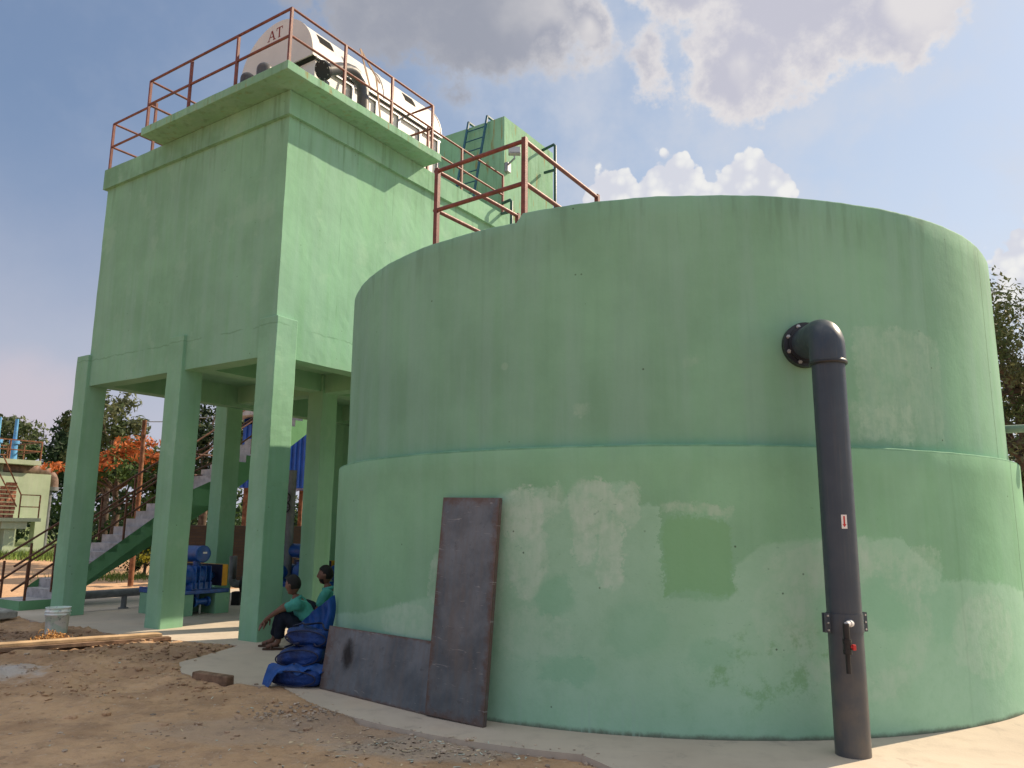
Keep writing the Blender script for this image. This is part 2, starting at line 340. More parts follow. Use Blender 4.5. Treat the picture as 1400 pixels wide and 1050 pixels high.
def ground_mat():
    g = N('bare_earth'); o = g.tc.outputs['Object']; xyz = g.sep(o)
    n1 = g.noise(o, .45, 6, .62); n2 = g.noise(o, 2.6, 7, .68); n3 = g.noise(o, 16, 5, .65); n4 = g.noise(o, 70, 3)
    c = g.mix(g.mapr(n1, .3, .7), (.45, .285, .165), (.60, .395, .24))
    c = g.mix(g.math('MULTIPLY', g.mapr(n2, .42, .7), .7), c, (.31, .205, .135))
    c = g.mix(g.math('MULTIPLY', g.mapr(n3, .5, .72), .55), c, (.56, .41, .29))
    wet = g.noise(o, .8, 5, .6)
    c = g.mix(g.math('MULTIPLY', g.mapr(wet, .48, .62), .5), c, (.29, .18, .11))
    c = g.mix(g.mapr(g.noise(o, 6., 6, .72), .57, .66, 0., .5), c, (.22, .145, .10))
    # whitish cement spill on the left and pale grit beside the pavement
    def spot(x, y, rx, ry, k, col):
        nonlocal c
        dx = g.math('DIVIDE', g.math('SUBTRACT', xyz[0], x), rx); dy = g.math('DIVIDE', g.math('SUBTRACT', xyz[1], y), ry)
        dd = g.math('SQRT', g.math('ADD', g.math('MULTIPLY', dx, dx), g.math('MULTIPLY', dy, dy)))
        dd = g.math('ADD', dd, g.math('MULTIPLY', g.math('SUBTRACT', n2, .5), 1.3))
        c = g.mix(g.mapr(dd, .7, 1.1, k, 0.), c, col)
    spot(-5.9, 8.75, .95, .75, .85, (.50, .47, .45))
    spot(-.55, 6.1, .8, .35, .5, (.40, .37, .33))
    spot(-1.75, 6.6, 1.2, .5, .35, (.36, .31, .27))
    spot(-6.6, 11.6, 1.6, .6, .6, (.21, .14, .10))
    spot(-3.7, 10.1, .9, .7, .5, (.24, .165, .115))
    # the open yard behind is paler and sandier, then weedy
    far = g.mapr(g.math('ADD', xyz[1], g.math('MULTIPLY', n1, 3.)), 15., 18.)
    c = g.mix(far, c, g.mix(g.mapr(n2, .35, .65), (.56, .36, .22), (.46, .29, .175)))
    vfar = g.mapr(g.math('ADD', xyz[1], g.math('MULTIPLY', n1, 8.)), 40., 46.)
    c = g.mix(vfar, c, (.13, .17, .06))
    grit = g.voro(o, 26)
    c = g.mix(g.math('MULTIPLY', g.mapr(grit[0], .12, .2, .8, 0.), g.mapr(n2, .5, .62)), c, (.58, .50, .42))
    h = g.math('ADD', g.math('ADD', g.math('MULTIPLY', n2, 1.2), g.math('MULTIPLY', n3, .5)), g.math('MULTIPLY', n4, .14))
    return g.fin(c, .95, 0., .15, g.bump(h, .75, .045))
M['earth'] = ground_mat()

def plate_mat(seed):
    g = N('bare_steel_plate'); o = g.mapping(g.tc.outputs['Object'], loc=(seed*3.1, seed, 0)); ge = g.sep(g.tc.outputs['Generated'])
    n1 = g.noise(o, 2.4, 5, .6); n2 = g.noise(o, 11, 6, .7); nv = g.noise(g.mapping(o, (14, 2, 1.2)), 1.5, 4)
    c = g.mix(g.mapr(n1, .3, .7), (.085, .105, .125), (.175, .20, .225))
    c = g.mix(g.math('MULTIPLY', g.mapr(nv, .4, .7), .4), c, (.15, .135, .125))
    ex = g.math('MINIMUM', ge[0], g.math('SUBTRACT', 1., ge[0])); ez = g.math('MINIMUM', ge[2], g.math('SUBTRACT', 1., ge[2]))
    ed = g.math('SUBTRACT', g.math('MINIMUM', ex, g.math('MULTIPLY', ez, 2.)), g.math('MULTIPLY', g.math('SUBTRACT', n2, .45), .3))
    c = g.mix(g.mapr(ed, -.03, .09, .7, 0.), c, (.13, .07, .045))
    c = g.mix(g.mapr(n2, .66, .74, 0., .7), c, (.12, .05, .03))
    scr = g.noise(g.mapping(o, (3, 1, 26), (0, .2, 0)), 1.4, 3, .8, .6)
    c = g.mix(g.mapr(scr, .64, .70, 0., .6), c, (.36, .36, .36))
    c = g.mix(g.mapr(g.noise(g.mapping(o, (2, 1, 2), (0, .9, 0)), 5., 6, .75, .5), .58, .70, 0., .45), c, (.055, .055, .06))
    c = g.mix(g.math('MULTIPLY', g.mapr(g.noise(g.mapping(o, (3, 1, .8)), 1.6, 5, .7), .48, .66), .28), c, (.19, .15, .125))
    return g, c, o, n2
def plate1():
    g, c, o, n2 = plate_mat(1); return g.fin(c, g.mapr(n2, .3, .7, .42, .65), .35, .4, g.bump(n2, .25, .01))
def plate2():
    g, c, o, n2 = plate_mat(2); xyz = g.sep(g.tc.outputs['Object'])
    dx = g.math('DIVIDE', g.math('SUBTRACT', xyz[0], .37), .12); dz = g.math('DIVIDE', g.math('SUBTRACT', xyz[2], .35), .2)
    dd = g.math('ADD', g.math('SQRT', g.math('ADD', g.math('MULTIPLY', dx, dx), g.math('MULTIPLY', dz, dz))), g.math('MULTIPLY', g.math('SUBTRACT', n2, .5), 1.2))
    c = g.mix(g.mapr(dd, .3, 1., .95, 0.), c, (.012, .011, .011))      # scorched spot
    return g.fin(c, g.mapr(n2, .3, .7, .42, .65), .35, .4, g.bump(n2, .25, .01))

def brick_mat():
    g = N('brickwork'); o = g.tc.outputs['Object']
    b = g.n('ShaderNodeTexBrick'); x = g.sep(o); cb = g.n('ShaderNodeCombineXYZ')
    g.l(x[0], cb.inputs[0]); g.l(x[2], cb.inputs[1]); g.l(cb.outputs[0], b.inputs['Vector'])
    b.inputs['Scale'].default_value = 1.; b.inputs['Brick Width'].default_value = .23; b.inputs['Row Height'].default_value = .08; b.inputs['Mortar Size'].default_value = .012
    b.inputs['Color1'].default_value = (.085,.06,.045,1); b.inputs['Color2'].default_value = (.06,.045,.036,1); b.inputs['Mortar'].default_value = (.06,.05,.045,1)
    return g.fin(b.outputs[0], .9, 0., .2, g.bump(b.outputs[1], -.5, .01))
M['brickwall'] = brick_mat()

def leaf_mat(name, a, b, tr=.25):
    g = N(name); o = g.tc.outputs['Object']; n1 = g.noise(o, .7, 4); n2 = g.noise(o, 6, 2)
    c = g.mix(g.mapr(n1, .3, .7), a, b); c = g.mix(g.mapr(n2, .4, .7, 0., .5), c, tuple(x*1.5 for x in b))
    g.fin(c, .65, 0., .25)
    t = g.n('ShaderNodeBsdfTranslucent'); g.put(c, t.inputs[0]); mx = g.n('ShaderNodeMixShader'); mx.inputs[0].default_value = tr
    g.l(g.b.outputs[0], mx.inputs[1]); g.l(t.outputs[0], mx.inputs[2]); g.l(mx.outputs[0], g.out.inputs[0])
    return g.m
M['leaf_a'] = leaf_mat('olive_leaves', (.035, .058, .02), (.085, .115, .04))
M['leaf_b'] = leaf_mat('dark_leaves', (.010, .026, .012), (.028, .056, .022))
M['leaf_c'] = leaf_mat('mid_green_leaves', (.03, .065, .018), (.075, .13, .03))
M['leaf_d'] = leaf_mat('dry_green_leaves', (.075, .09, .045), (.14, .16, .075))
M['flower'] = leaf_mat('orange_flowers', (.34, .085, .022), (.48, .15, .045))
M['yflower'] = leaf_mat('yellow_leaves', (.42, .36, .02), (.6, .52, .05))
M['bark'] = simple('bark', (.11, .085, .065), .9, 0., .1, .3, 6, .5)

# ------------------------------------------------------------------ calibrated frame of the tower
C0 = Vector((-3.42, 11.0947, 0))
def T(a, b, z=0.): return C0 + U*a + V*b + Vector((0,0,z))

# ------------------------------------------------------------------ ground and pavement
TC = Vector((1.856, 10.2665, 0)); R1 = 4.0; R2 = 3.906
poly = []
def P2(x, y): poly.append((x, y))
for a, b in ((8.0, 12.5), (8.0, -.1)): q = T(a, b); P2(q.x, q.y)
for p in ((-8.99,14.41),(-7.55,13.15),(-6.66,12.52),(-5.79,11.9),(-4.89,11.38),(-3.57,10.83),(-3.64,10.34),(-3.8,9.5),(-3.52,8.86),(-2.95,8.32)): P2(*p)
for k in range(15):
    an = R(208 + (253-208)*k/14); P2(TC.x + 4.6*math.cos(an), TC.y + 4.6*math.sin(an))
for p in ((.75,5.45),(1.15,5.0),(1.7,4.5),(2.6,4.05),(4.0,3.75),(7.,3.4),(14,3.6),(16,12),(15,24),(6,27)): P2(*p)
def jag(p):
    out = []
    for i in range(len(p)):
        a = Vector((*p[i],0)); b = Vector((*p[(i+1)%len(p)],0)); L = (b-a).length; n = max(1, min(60, int(L/.12)))
        for k in range(n):
            q = a.lerp(b, k/n); w = .018*min(1, L)
            out.append((q.x + w*noise.noise(q*3.1), q.y + w*noise.noise(q*3.1+Vector((9,4,2)))))
    return out
pj = jag(poly)
bm = bmesh.new()
top = [bm.verts.new((x, y, 0)) for x, y in pj]; f = bm.faces.new(top)
if f.normal.z < 0: f.normal_flip()
r = bmesh.ops.extrude_face_region(bm, geom=[f]); 
for v in [e for e in r['geom'] if isinstance(e, bmesh.types.BMVert)]: v.co.z -= .16
bmesh.ops.recalc_face_normals(bm, faces=bm.faces[:])
me = bpy.data.meshes.new('pavement'); bm.to_mesh(me); bm.free(); me.materials.append(M['concrete'])
o = bpy.data.objects.new('pavement', me); COL.objects.link(o); tag(o, kind='structure')

def sdist(x, y):      # signed distance to the pavement outline, negative inside
    d = 1e9; ins = False; n = len(poly); j = n-1
    for i in range(n):
        x1, y1 = poly[j]; x2, y2 = poly[i]
        dx, dy = x2-x1, y2-y1; t = max(0., min(1., ((x-x1)*dx+(y-y1)*dy)/(dx*dx+dy*dy)))
        ex, ey = x-x1-t*dx, y-y1-t*dy; q = ex*ex+ey*ey
        if q < d: d = q
        if (y1 > y) != (y2 > y) and x < (x2-x1)*(y-y1)/(y2-y1)+x1: ins = not ins
        j = i
    d = math.sqrt(d); return -d if ins else d
def gh(x, y):
    near = -10 < x < 8 and 1 < y < 16
    sd = sdist(x, y) if -12 < x < 17 and 2 < y < 30 else 9.
    p = Vector((x, y, 0))
    nz = noise.fractal(p*1.1, 1., 2.1, 4)*.022 + noise.fractal(p*6.3, .9, 2.2, 3)*.013
    if sd < 0: return -.012 + nz*.8 - min(.11, .9*-sd) + (.012 if x < -1.3 else -.03)
    lip = .006 if x < -1.3 else -.032
    k = min(1, sd/.5); base = lip*(1-k) + -.03*k
    bumpy = 1. + 1.3*max(0, min(1, (-x-1.5)/2.))*max(0, min(1, (y-7)/1.5))
    nz += .016*max(0, noise.noise(p*2.7+Vector((4,1,0)))-.1)*bumpy
    if y > 16: base -= .02
    return base + nz*bumpy
def axis(lo, hi, step, far_lo, far_hi):
    a = []; x = lo
    while x <= hi: a.append(x); x += step
    s = step; x = lo
    while x > far_lo: s *= 1.22; x -= s; a.insert(0, x)
    s = step; x = a[-1]
    while x < far_hi: s *= 1.22; x += s; a.append(x)
    return a
xs = axis(-9.0, 3.2, .05, -420, 420); ys = axis(3.2, 13.8, .05, -60, 600)
vs = [(x, y, gh(x, y)) for y in ys for x in xs]; nx = len(xs)
fs = [(j*nx+i, j*nx+i+1, (j+1)*nx+i+1, (j+1)*nx+i) for j in range(len(ys)-1) for i in range(nx-1)]
me = bpy.data.meshes.new('ground'); me.from_pydata(vs, [], fs); me.polygons.foreach_set('use_smooth', [True]*len(fs)); me.materials.append(M['earth'])
o = bpy.data.objects.new('ground', me); COL.objects.link(o); tag(o, kind='structure')

# loose stones and clods: nobody could count them
def rock(mb, p, r, flat=.6, rng=random):
    bm = bmesh.new(); bmesh.ops.create_icosphere(bm, subdivisions=1, radius=r)
    sx, sy, sz = rng.uniform(.7,1.4), rng.uniform(.7,1.3), rng.uniform(.4,1)*flat; rot = Matrix.Rotation(rng.uniform(0,6.3), 3, 'Z'); off = Vector((rng.random()*50, rng.random()*50, 0))
    vs = []
    for v in bm.verts:
        q = v.co*(1+.45*noise.noise(v.co/r*1.3+off)); q = rot @ Vector((q.x*sx, q.y*sy, q.z*sz)); vs.append(Vector(p)+q)
    bm.verts.index_update(); mb.add(vs, [[v.index for v in f.verts] for f in bm.faces]); bm.free()
rg = random.Random(3)
g1 = MB(); cnt = 0
while cnt < 1500:
    y = 3.6 + 9*rg.random()**1.3; x = rg.uniform(-8.5, 1.2)
    sd = sdist(x, y)
    if sd < -.12: continue
    edge = sd < .5 and x > -2.6
    if rg.random() > (.95 if edge else .35): continue
    rr = rg.uniform(.004, .013) if rg.random() < .88 else rg.uniform(.014, .032)
    rock(g1, (x, y, max(gh(x, y), 0. if sd < 0 else -9) + rr*.15), rr, .65, rg); cnt += 1
for k in range(130):        # pale grit heap beside the pavement edge and the clod heap near the plates
    x = rg.gauss(-.62, .33); y = rg.gauss(6.12, .13)
    if sdist(x, y) < 0.02: continue
    rr = rg.uniform(.005, .016); rock(g1, (x, y, gh(x, y)+rr*.3), rr, .4, rg)
for k in range(190):
    x = rg.gauss(-1.75, .26); y = rg.gauss(7.1, .14)
    if sdist(x, y) < .03: continue
    rr = rg.uniform(.005, .018); rock(g1, (x, y, max(gh(x, y), -.02)+rr*.4), rr, .8, rg)
tag(g1.build('gravel', M['stone']), kind='stuff')
g2 = MB()
for k in range(380):        # clods thrown up along the edge below the tower
    t = rg.random(); x = -7.6 + 4.2*t + rg.gauss(0,.15); y = 12.2 - 1.75*t + rg.gauss(0,.3) - .35
    if sdist(x, y) < -.05: continue
    rr = rg.uniform(.01, .035); rock(g2, (x, y, gh(x, y)+rr*.3), rr, .8, rg)
for k in range(420):
    x = rg.uniform(-5.6, -2.6); y = rg.uniform(7.6, 10.4)
    if sdist(x, y) < -.05: continue
    rr = rg.uniform(.006, .024); rock(g2, (x, y, gh(x, y)+rr*.3), rr, .8, rg)
for k in range(90):         # a few bigger lumps
    x = rg.uniform(-6.5, -1.5); y = rg.uniform(6.2, 11.0)
    if sdist(x, y) < .05: continue
    rr = rg.uniform(.018, .05); rock(g2, (x, y, gh(x, y)+rr*.15), rr, .75, rg)
tag(g2.build('earth_clods', M['earth']), kind='stuff')
g3 = MB()
for k in range(900):        # straw, chips and flakes of old paint blown over the yard
    y = 3.8 + 8*rg.random()**1.2; x = rg.uniform(-8, 1.)
    if k % 3 == 0: x = rg.gauss(-.7, .5); y = rg.gauss(6.15, .25)
    if sdist(x, y) < -.05: continue
    z = max(gh(x, y), 0 if sdist(x, y) < 0 else -9) + .004; a = rg.random()*6.28; L = rg.uniform(.006, .03); w = rg.uniform(.002, .010)
    d = Vector((math.cos(a), math.sin(a), rg.gauss(0,.15))); n_ = Vector((-d.y, d.x, rg.gauss(0,.3))); p = Vector((x, y, z)); g3.cur = rg.choice((0,0,1,2))
    g3.add([p-d*L-n_*w, p+d*L-n_*w*.4, p+d*L*.8+n_*w, p-d*L*.7+n_*w], [(0,1,2,3)])
g3.cur = 0
tag(g3.build('litter', [M['straw'], M['flake'], M['dark_chip']]), kind='stuff')

# ------------------------------------------------------------------ round tank
tank = empty('round_tank', TC, 'big round concrete tank painted patchy green, with a grey drain pipe in front', 'water tank')
def tank_wall(prof, n, wob, zfun=None):
    mb = MB(); vs = []; fs = []
    for i, (r, z) in enumerate(prof):
        for k in range(n):
            an = 2*PI*k/n; d = Vector((math.cos(an), math.sin(an), 0))
            rr = r + wob*noise.noise(Vector((d.x*3.3, d.y*3.3, z*.8))) + wob*.5*noise.noise(Vector((d.x*11, d.y*11, z*3.)))
            zz = zfun(an, i, z) if zfun else z
            vs.append(TC + d*rr + Vector((0,0,zz)))
    m = len(prof)
    for i in range(m-1):
        for k in range(n): fs.append((i*n+k, i*n+(k+1)%n, (i+1)*n+(k+1)%n, (i+1)*n+k))
    mb.add(vs, fs, True); return mb
nn = 360
def zlow(an, i, z):
    return z + (.004*noise.noise(Vector((math.cos(an)*4, math.sin(an)*4, 3))) + .004*noise.noise(Vector((math.cos(an)*30, math.sin(an)*30, 3))) if i >= 14 else 0)
prof = [(R1+.0, -.1 + 2.31*i/14) for i in range(15)] + [(R1-.003, 2.218), (R1-.010, 2.222), (R2+.008, 2.226), (R2-.02, 2.25)]
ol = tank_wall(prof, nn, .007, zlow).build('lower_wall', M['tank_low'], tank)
def ztop(an, i, z):
    if i < 12: return z
    th = math.degrees((an - 1.5*PI + PI) % (2*PI) - PI)
    zt = 4.30 if -115 < th < -27.3 else 4.385
    return z - 4.385 + zt + .008*noise.noise(Vector((math.cos(an)*9, math.sin(an)*9, 1))) + .006*noise.noise(Vector((math.cos(an)*40, math.sin(an)*40, 5)))
prof = [(R2, 2.22 + (4.365-2.22)*i/12) for i in range(12)] + [(R2, 4.365), (R2-.005, 4.378), (R2-.02, 4.385), (R2-.2, 4.385), (R2-.215, 4.37), (R2-.215, 3.9)]
tank_wall(prof, nn, .007, ztop).build('upper_wall', M['tank_up'], tank)
mb = MB(); mb.lathe([(0, 3.92), (R2-.2, 3.92), (R2-.2, 3.8), (0, 3.8)], 64, TC); mb.build('roof_slab', M['graycon'], tank)
# railing enclosure on the rim
A_ = Vector((-.78, 7.56, 0)); B_ = Vector((.10, 6.89, 0)); A2 = Vector((.05, 8.72, 0)); B2 = Vector((.92, 8.17, 0))
mb = MB(); zt = 5.14
for zz in (zt, 4.715):
    mb.tube([A2+Vector((0,0,zz)), A_+Vector((0,0,zz))], .022, 10); mb.tube([A_-(B_-A_)*.03+Vector((0,0,zz+.002)), B_+Vector((0,0,zz))], .022, 10); mb.tube([B_+Vector((0,0,zz+.001)), B2+Vector((0,0,zz))], .022, 10)
rl = mb.build('railing', M['rail'], tank)
for p in (A_, B_, A2, B2):
    m2 = MB(); m2.bar(p+Vector((0,0,3.92 if p in (A2,B2) else 4.25)), p+Vector((0,0,zt+.03)), .045, .045, V); m2.build('post', M['rail'], rl)
# side nozzle at the right of the tank
d = Vector((5.19-1.856, 8.3-10.2665, 0)).normalized()
mb = MB(); q = TC + d*(R2-.05) + Vector((0,0,2.62)); mb.cyl(q, q+d*.42, .042, 16); mb.build('nozzle', M['nozzle'], tank)
mb = MB(); mb.cyl(q+d*.40, q+d*.44, .10, 24); mb.build('nozzle_flange', M['nozzle'], tank)

# ------------------------------------------------------------------ tower
def rough(mb, maxlen=.22, a1=.006, a2=.003):
    """uneven cast concrete: edges cut short and every corner moved a few millimetres"""
    bm = bmesh.new(); vs = [bm.verts.new(p) for p in mb.v]
    for f in mb.f:
        try: bm.faces.new([vs[i] for i in f])
        except ValueError: pass
    bmesh.ops.remove_doubles(bm, verts=bm.verts[:], dist=.0005)
    for _ in range(7):
        ee = [e for e in bm.edges if e.calc_length() > maxlen]
        if not ee or len(bm.verts) > 40000: break
        bmesh.ops.subdivide_edges(bm, edges=ee, cuts=1, use_grid_fill=True)
    for v in bm.verts:
        p = v.co.copy()
        v.co = p + Vector([noise.noise(p*1.7+Vector((k*7.3, 0, 0)))*a1 + noise.noise(p*8.5+Vector((0, k*5.1, 0)))*a2 for k in range(3)])
    bm.verts.index_update(); out = MB(); out.add([v.co.copy() for v in bm.verts], [[v.index for v in f.verts] for f in bm.faces]); bm.free(); return out
tower = empty('elevated_tank_tower', T(2.6, 3.5), 'tall green concrete block standing on square columns, with a railed roof', 'building')
WA0, WB0 = .086, .06; WA1 = 5.146; WB1 = 8.06; ZB = 4.0; ZC = 7.764; ZR = 8.152
mb = MB(); th_ = .3
def seg_wall(mb, a0, a1, b0, b1, z0, z1): mb.box(a0, a1, b0, b1, z0, z1, T)
def grid_face(mb, fn, n, m):   # subdivided face, so that wall planes stay slightly uneven
    vs = [fn(i/n, j/m) for j in range(m+1) for i in range(n+1)]
    mb.add(vs, [(j*(n+1)+i, j*(n+1)+i+1, (j+1)*(n+1)+i+1, (j+1)*(n+1)+i) for j in range(m) for i in range(n)])
seg_wall(mb, WA0, WA1, WB0, WB0+th_, ZB, ZR); seg_wall(mb, WA0, WA1, WB1-th_, WB1, ZB, ZR)
seg_wall(mb, WA0, WA0+th_, WB0+th_, WB1-th_, ZB, ZR); seg_wall(mb, WA1-th_, WA1, WB0+th_, WB1-th_, ZB, ZR)
seg_wall(mb, WA0+th_, WA1-th_, WB0+th_, WB1-th_, 4.42, 4.6)
seg_wall(mb, WA0+th_, WA1-th_, WB0+th_, WB1-th_, 8.0, ZR-.02)
wall = rough(mb).build('wall', M['tower'], tower)
mb = MB()
for b in (3.05, 6.05): mb.box(WA0+th_, WA1-th_, b, b+.3, 4.06, 4.42, T)
for a in (2.28,):
    for b0, b1 in ((WB0+th_, 3.05), (3.35, 6.05), (6.35, WB1-th_)): mb.box(a, a+.3, b0, b1, 4.09, 4.42, T)
mb.build('beam', M['tower'], tower)
mb = MB(); bd = .064
mb.box(WA0-bd, WA1+bd, WB0-bd, WB0-.001, ZC, ZR-.002, T); mb.box(WA0-bd, WA0-.001, WB0-.001, WB1+bd, ZC, ZR-.002, T)
mb.box(WA1+.001, WA1+bd, WB0-.001, WB1+bd, ZC, ZR-.002, T)
cor = rough(mb, .15, .006, .004).build('cornice', M['tower'], tower)
mb = MB(); so = .41 + bd
mb.bbox(WA0-so, 3.36, WB0-so, 3.17, 8.157, 8.293, .008, T)
slab = rough(mb, .15, .006, .004).build('roof_slab', M['tower'], tower)
for a in (0, 2.238, 5.09):
    for b in (0, 3.0, 6.0, 7.75):
        mb = MB(); z1 = 4.569 if b in (0, 7.75) else 4.41
        mb.bbox(a, a+.394, b, b+.394, -.08, z1, .012, T); rough(mb, .14, .008, .004).build('column', M['tower'], tower)
mb = MB(); mb.box(5.2, 5.36, 6.42, 7.74, -.05, 4.4, T); mb.box(.42, 5.07, 7.82, 7.98, -.05, 3.995, T); rough(mb).build('rear_wall_sun_blocker', M['tower'], tower)  # side panel, plus an unseen back wall added to keep sun out below
# roof block with its own parapet lip
mb = MB(); mb.box(WA0, 2.9, 5.9, 7.98, ZR, 10.49, T); rough(mb).build('roof_block', M['tower'], tower)
def railing(path, z0, h, post_at, parent, mids=(.5,), w=.04, mat='rail', name='railing', rr=.021):
    mb = MB()
    for k, fz in enumerate((1.,)+tuple(mids)):
        pts = [Vector((p.x, p.y, z0 + h*fz)) for p in path]
        for i in range(len(pts)-1): mb.tube([pts[i], pts[i+1]], rr, 10)
        for p in pts[1:-1]: mb.lathe([(0, rr), (rr*.7, rr*.7), (rr, 0), (rr*.7, -rr*.7), (0, -rr)], 10, p)
    o = mb.build(name, M[mat], parent)
    for p in post_at:
        m2 = MB(); m2.bar((p.x, p.y, z0-.03), (p.x, p.y, z0+h), w, w, V); m2.build('post', M[mat], o)
    return o
sa = WA0-so+.06; sb = WB0-so+.06; SZ = 8.293
railing([T(3.30, sb+.95), T(3.30, sb), T(sa, sb), T(sa, 2.96), T(sa+.95, 2.96)], SZ, .90,
        [T(3.30, sb+.95), T(3.30, sb), T(2.12, sb), T(.91, sb), T(sa, sb), T(sa, .76), T(sa, 1.87), T(sa, 2.96), T(sa+.95, 2.96)], tower)
ra = WA0-.03
railing([T(ra, 3.3), T(ra, 5.82)], ZR, .89, [T(ra, 3.3), T(ra, 4.36), T(ra, 5.82)], tower)
lb = WB0-.02
railing([T(3.75, lb), T(5.13, lb), T(5.13, 5.5)], ZR, .95, [T(3.75, lb), T(5.13, lb), T(5.13, 1.2), T(5.13, 2.6), T(5.13, 4.0), T(5.13, 5.5)], tower)

# ladder leaning on the roof block
lad = empty('ladder', T(.9, 5.35, 8.16), 'teal steel ladder leaning on the block on the roof', 'ladder')
for a in (1.05, .53):
    mb = MB(); mb.bar(T(a, 5.32, 8.16), T(a, 5.86, 10.62), .05, .03, V); mb.build('rail', M['ladder'], lad)
for k in range(8):
    t = .08 + k*.115; mb = MB(); b = 5.32+.54*t; z = 8.16+2.46*t; mb.cyl(T(1.03, b, z), T(.55, b, z), .014, 8); mb.build('rung', M['ladder'], lad)
for a in (1.05, .53):
    mb = MB(); mb.bar(T(a, 5.86, 10.60), T(a, 6.12, 10.60), .06, .03); mb.build('hook', M['ladder'], lad)
# floodlight
fl = empty('floodlight', T(.08, 5.95, 9.75), 'small grey floodlight on a bracket at the corner of the roof block', 'floodlight')
mb = MB(); mb.bbox(.0, .085, 5.91, 6.05, 9.18, 9.40, .01, T); mb.bar(T(.03, 5.95, 9.34), T(-.26, 5.80, 9.36), .03, .03); mb.bar(T(-.25, 5.80, 9.35), T(-.25, 5.80, 9.47), .03, .03); mb.build('bracket', M['steel'], fl)
def FL(x, y, z):    # lamp frame, tilted down
    q = Matrix.Rotation(R(35), 3, 'Z') @ (Matrix.Rotation(R(-25), 3, 'X') @ Vector((x, y, z))); return T(-.25, 5.80, 9.53) + V*q.y - U*q.x + Vector((0,0,q.z))
mb = MB(); mb.bbox(-.13, .13, -.04, .05, -.11, .11, .015, FL); mb.build('housing', M['steel'], fl)
mb = MB(); mb.box(-.11, .11, -.048, -.041, -.09, .09, FL); mb.build('lens', M['lamp_glass'], fl)
# hooked pipes beside the roof block
for nm, pts, lab in (('hooked_pipe', [T(.09, 7.5, 10.36), T(-.22, 7.5, 10.42), T(-.26, 7.5, 10.37), T(-.26, 7.5, 8.0)], 'tall dark green pipe hooked over beyond the far corner of the roof block'),
                     ('hooked_pipe', [T(.0, 5.72, 8.36), T(-.20, 5.72, 8.39), T(-.24, 5.72, 8.34), T(-.24, 5.72, 7.5)], 'short dark green hooked pipe low beside the brown rail post under the floodlight')):
    mb = MB(); mb.tube(pts, .035, 12); mb.bar(pts[-1].lerp(pts[-2], .75), pts[-1].lerp(pts[-2], .75)+U*.3, .05, .05)
    single(mb, nm, M['hook'], pts[-1], lab, 'pipe')

# ------------------------------------------------------------------ white drum machine on the roof
drum = empty('drum_machine', T(1.2, 2.2, SZ), 'long white drum machine with a rounded cream lid on the tower roof', 'machine')
DC, DZ, DR = 1.2, 9.17, .92; D0, D1 = .62, 3.95
mb = MB()
def arch(b, r): return [T(DC + r*math.cos(PI*k/28)*-1, b, DZ + r*math.sin(PI*k/28)) for k in range(29)]
n = 12; vs = []; fs = []
for i in range(n+1): vs += arch(D0 + (D1-D0)*i/n, DR)
for i in range(n):
    for k in range(28): fs.append((i*29+k, i*29+k+1, (i+1)*29+k+1, (i+1)*29+k))
mb.add(vs, fs, True)
mb.build('lid', M['lid'], drum)
for b, nm in ((D0-.012, 'end_plate'), (D1+.012, 'end_plate')):
    mb = MB(); w0 = arch(b-.012, DR+.012); w1 = arch(b+.012, DR+.012)
    mb.add(w0+w1, [tuple(range(29)), tuple(range(57, 28, -1))] + [(k, k+1, 30+k, 29+k) for k in range(28)] + [(28, 0, 29, 57)])
    mb.build(nm, M['cap'], drum)
for b in (2.35, 2.42):
    pass
mb = MB(); w0 = arch(2.3, DR+.012); w1 = arch(2.42, DR+.012); mb.add(w0+w1, [(k, k+1, 30+k, 29+k) for k in range(28)], True); mb.build('lid_strap', M['cap'], drum)
# body below
mb = MB(); mb.box(DC-.885, DC+.885, .70, D1-.1, SZ+.06, DZ-.03, T); mb.build('body', M['white'], drum)
mb = MB()
for b in (.93, 1.5, 2.1, 2.7, 3.3, D1-.1):
    mb.box(DC-.93, DC-.887, b, b+.06, SZ, DZ-.12, T); mb.box(DC+.887, DC+.93, b, b+.06, SZ, DZ-.12, T)
mb.box(DC-.925, DC-.888, .93, D1, DZ-.118, DZ-.08, T); mb.box(DC+.888, DC+.925, .93, D1, DZ-.118, DZ-.08, T); mb.box(DC-.86, DC+.86, .9, .925, DZ-.3, DZ-.06, T)
mb.box(DC-.96, DC-.925, .66, D1, DZ-.03, DZ-.004, T)
mb.build('frame', M['steel'], drum)
for b0, b1 in ((.80, 1.12), (2.95, 3.25)):   # dark sheets laid on the lid, painting the shade inside its openings
    mb = MB(); a0, a1 = R(22), R(36)
    pts = []
    for aa in (a0, (a0+a1)/2, a1):
        for b in (b0, b1): pts.append(T(DC - (DR+.006)*math.cos(aa), b, DZ + (DR+.006)*math.sin(aa)))
    mb.add(pts, [(0,1,3,2), (2,3,5,4)]); pts2 = [p + U*.01 - Vector((0,0,.004)) for p in pts]; mb.add(pts2, [(2,3,1,0), (4,5,3,2)])
    mb.build('hatch_shade', M['dark'], drum)
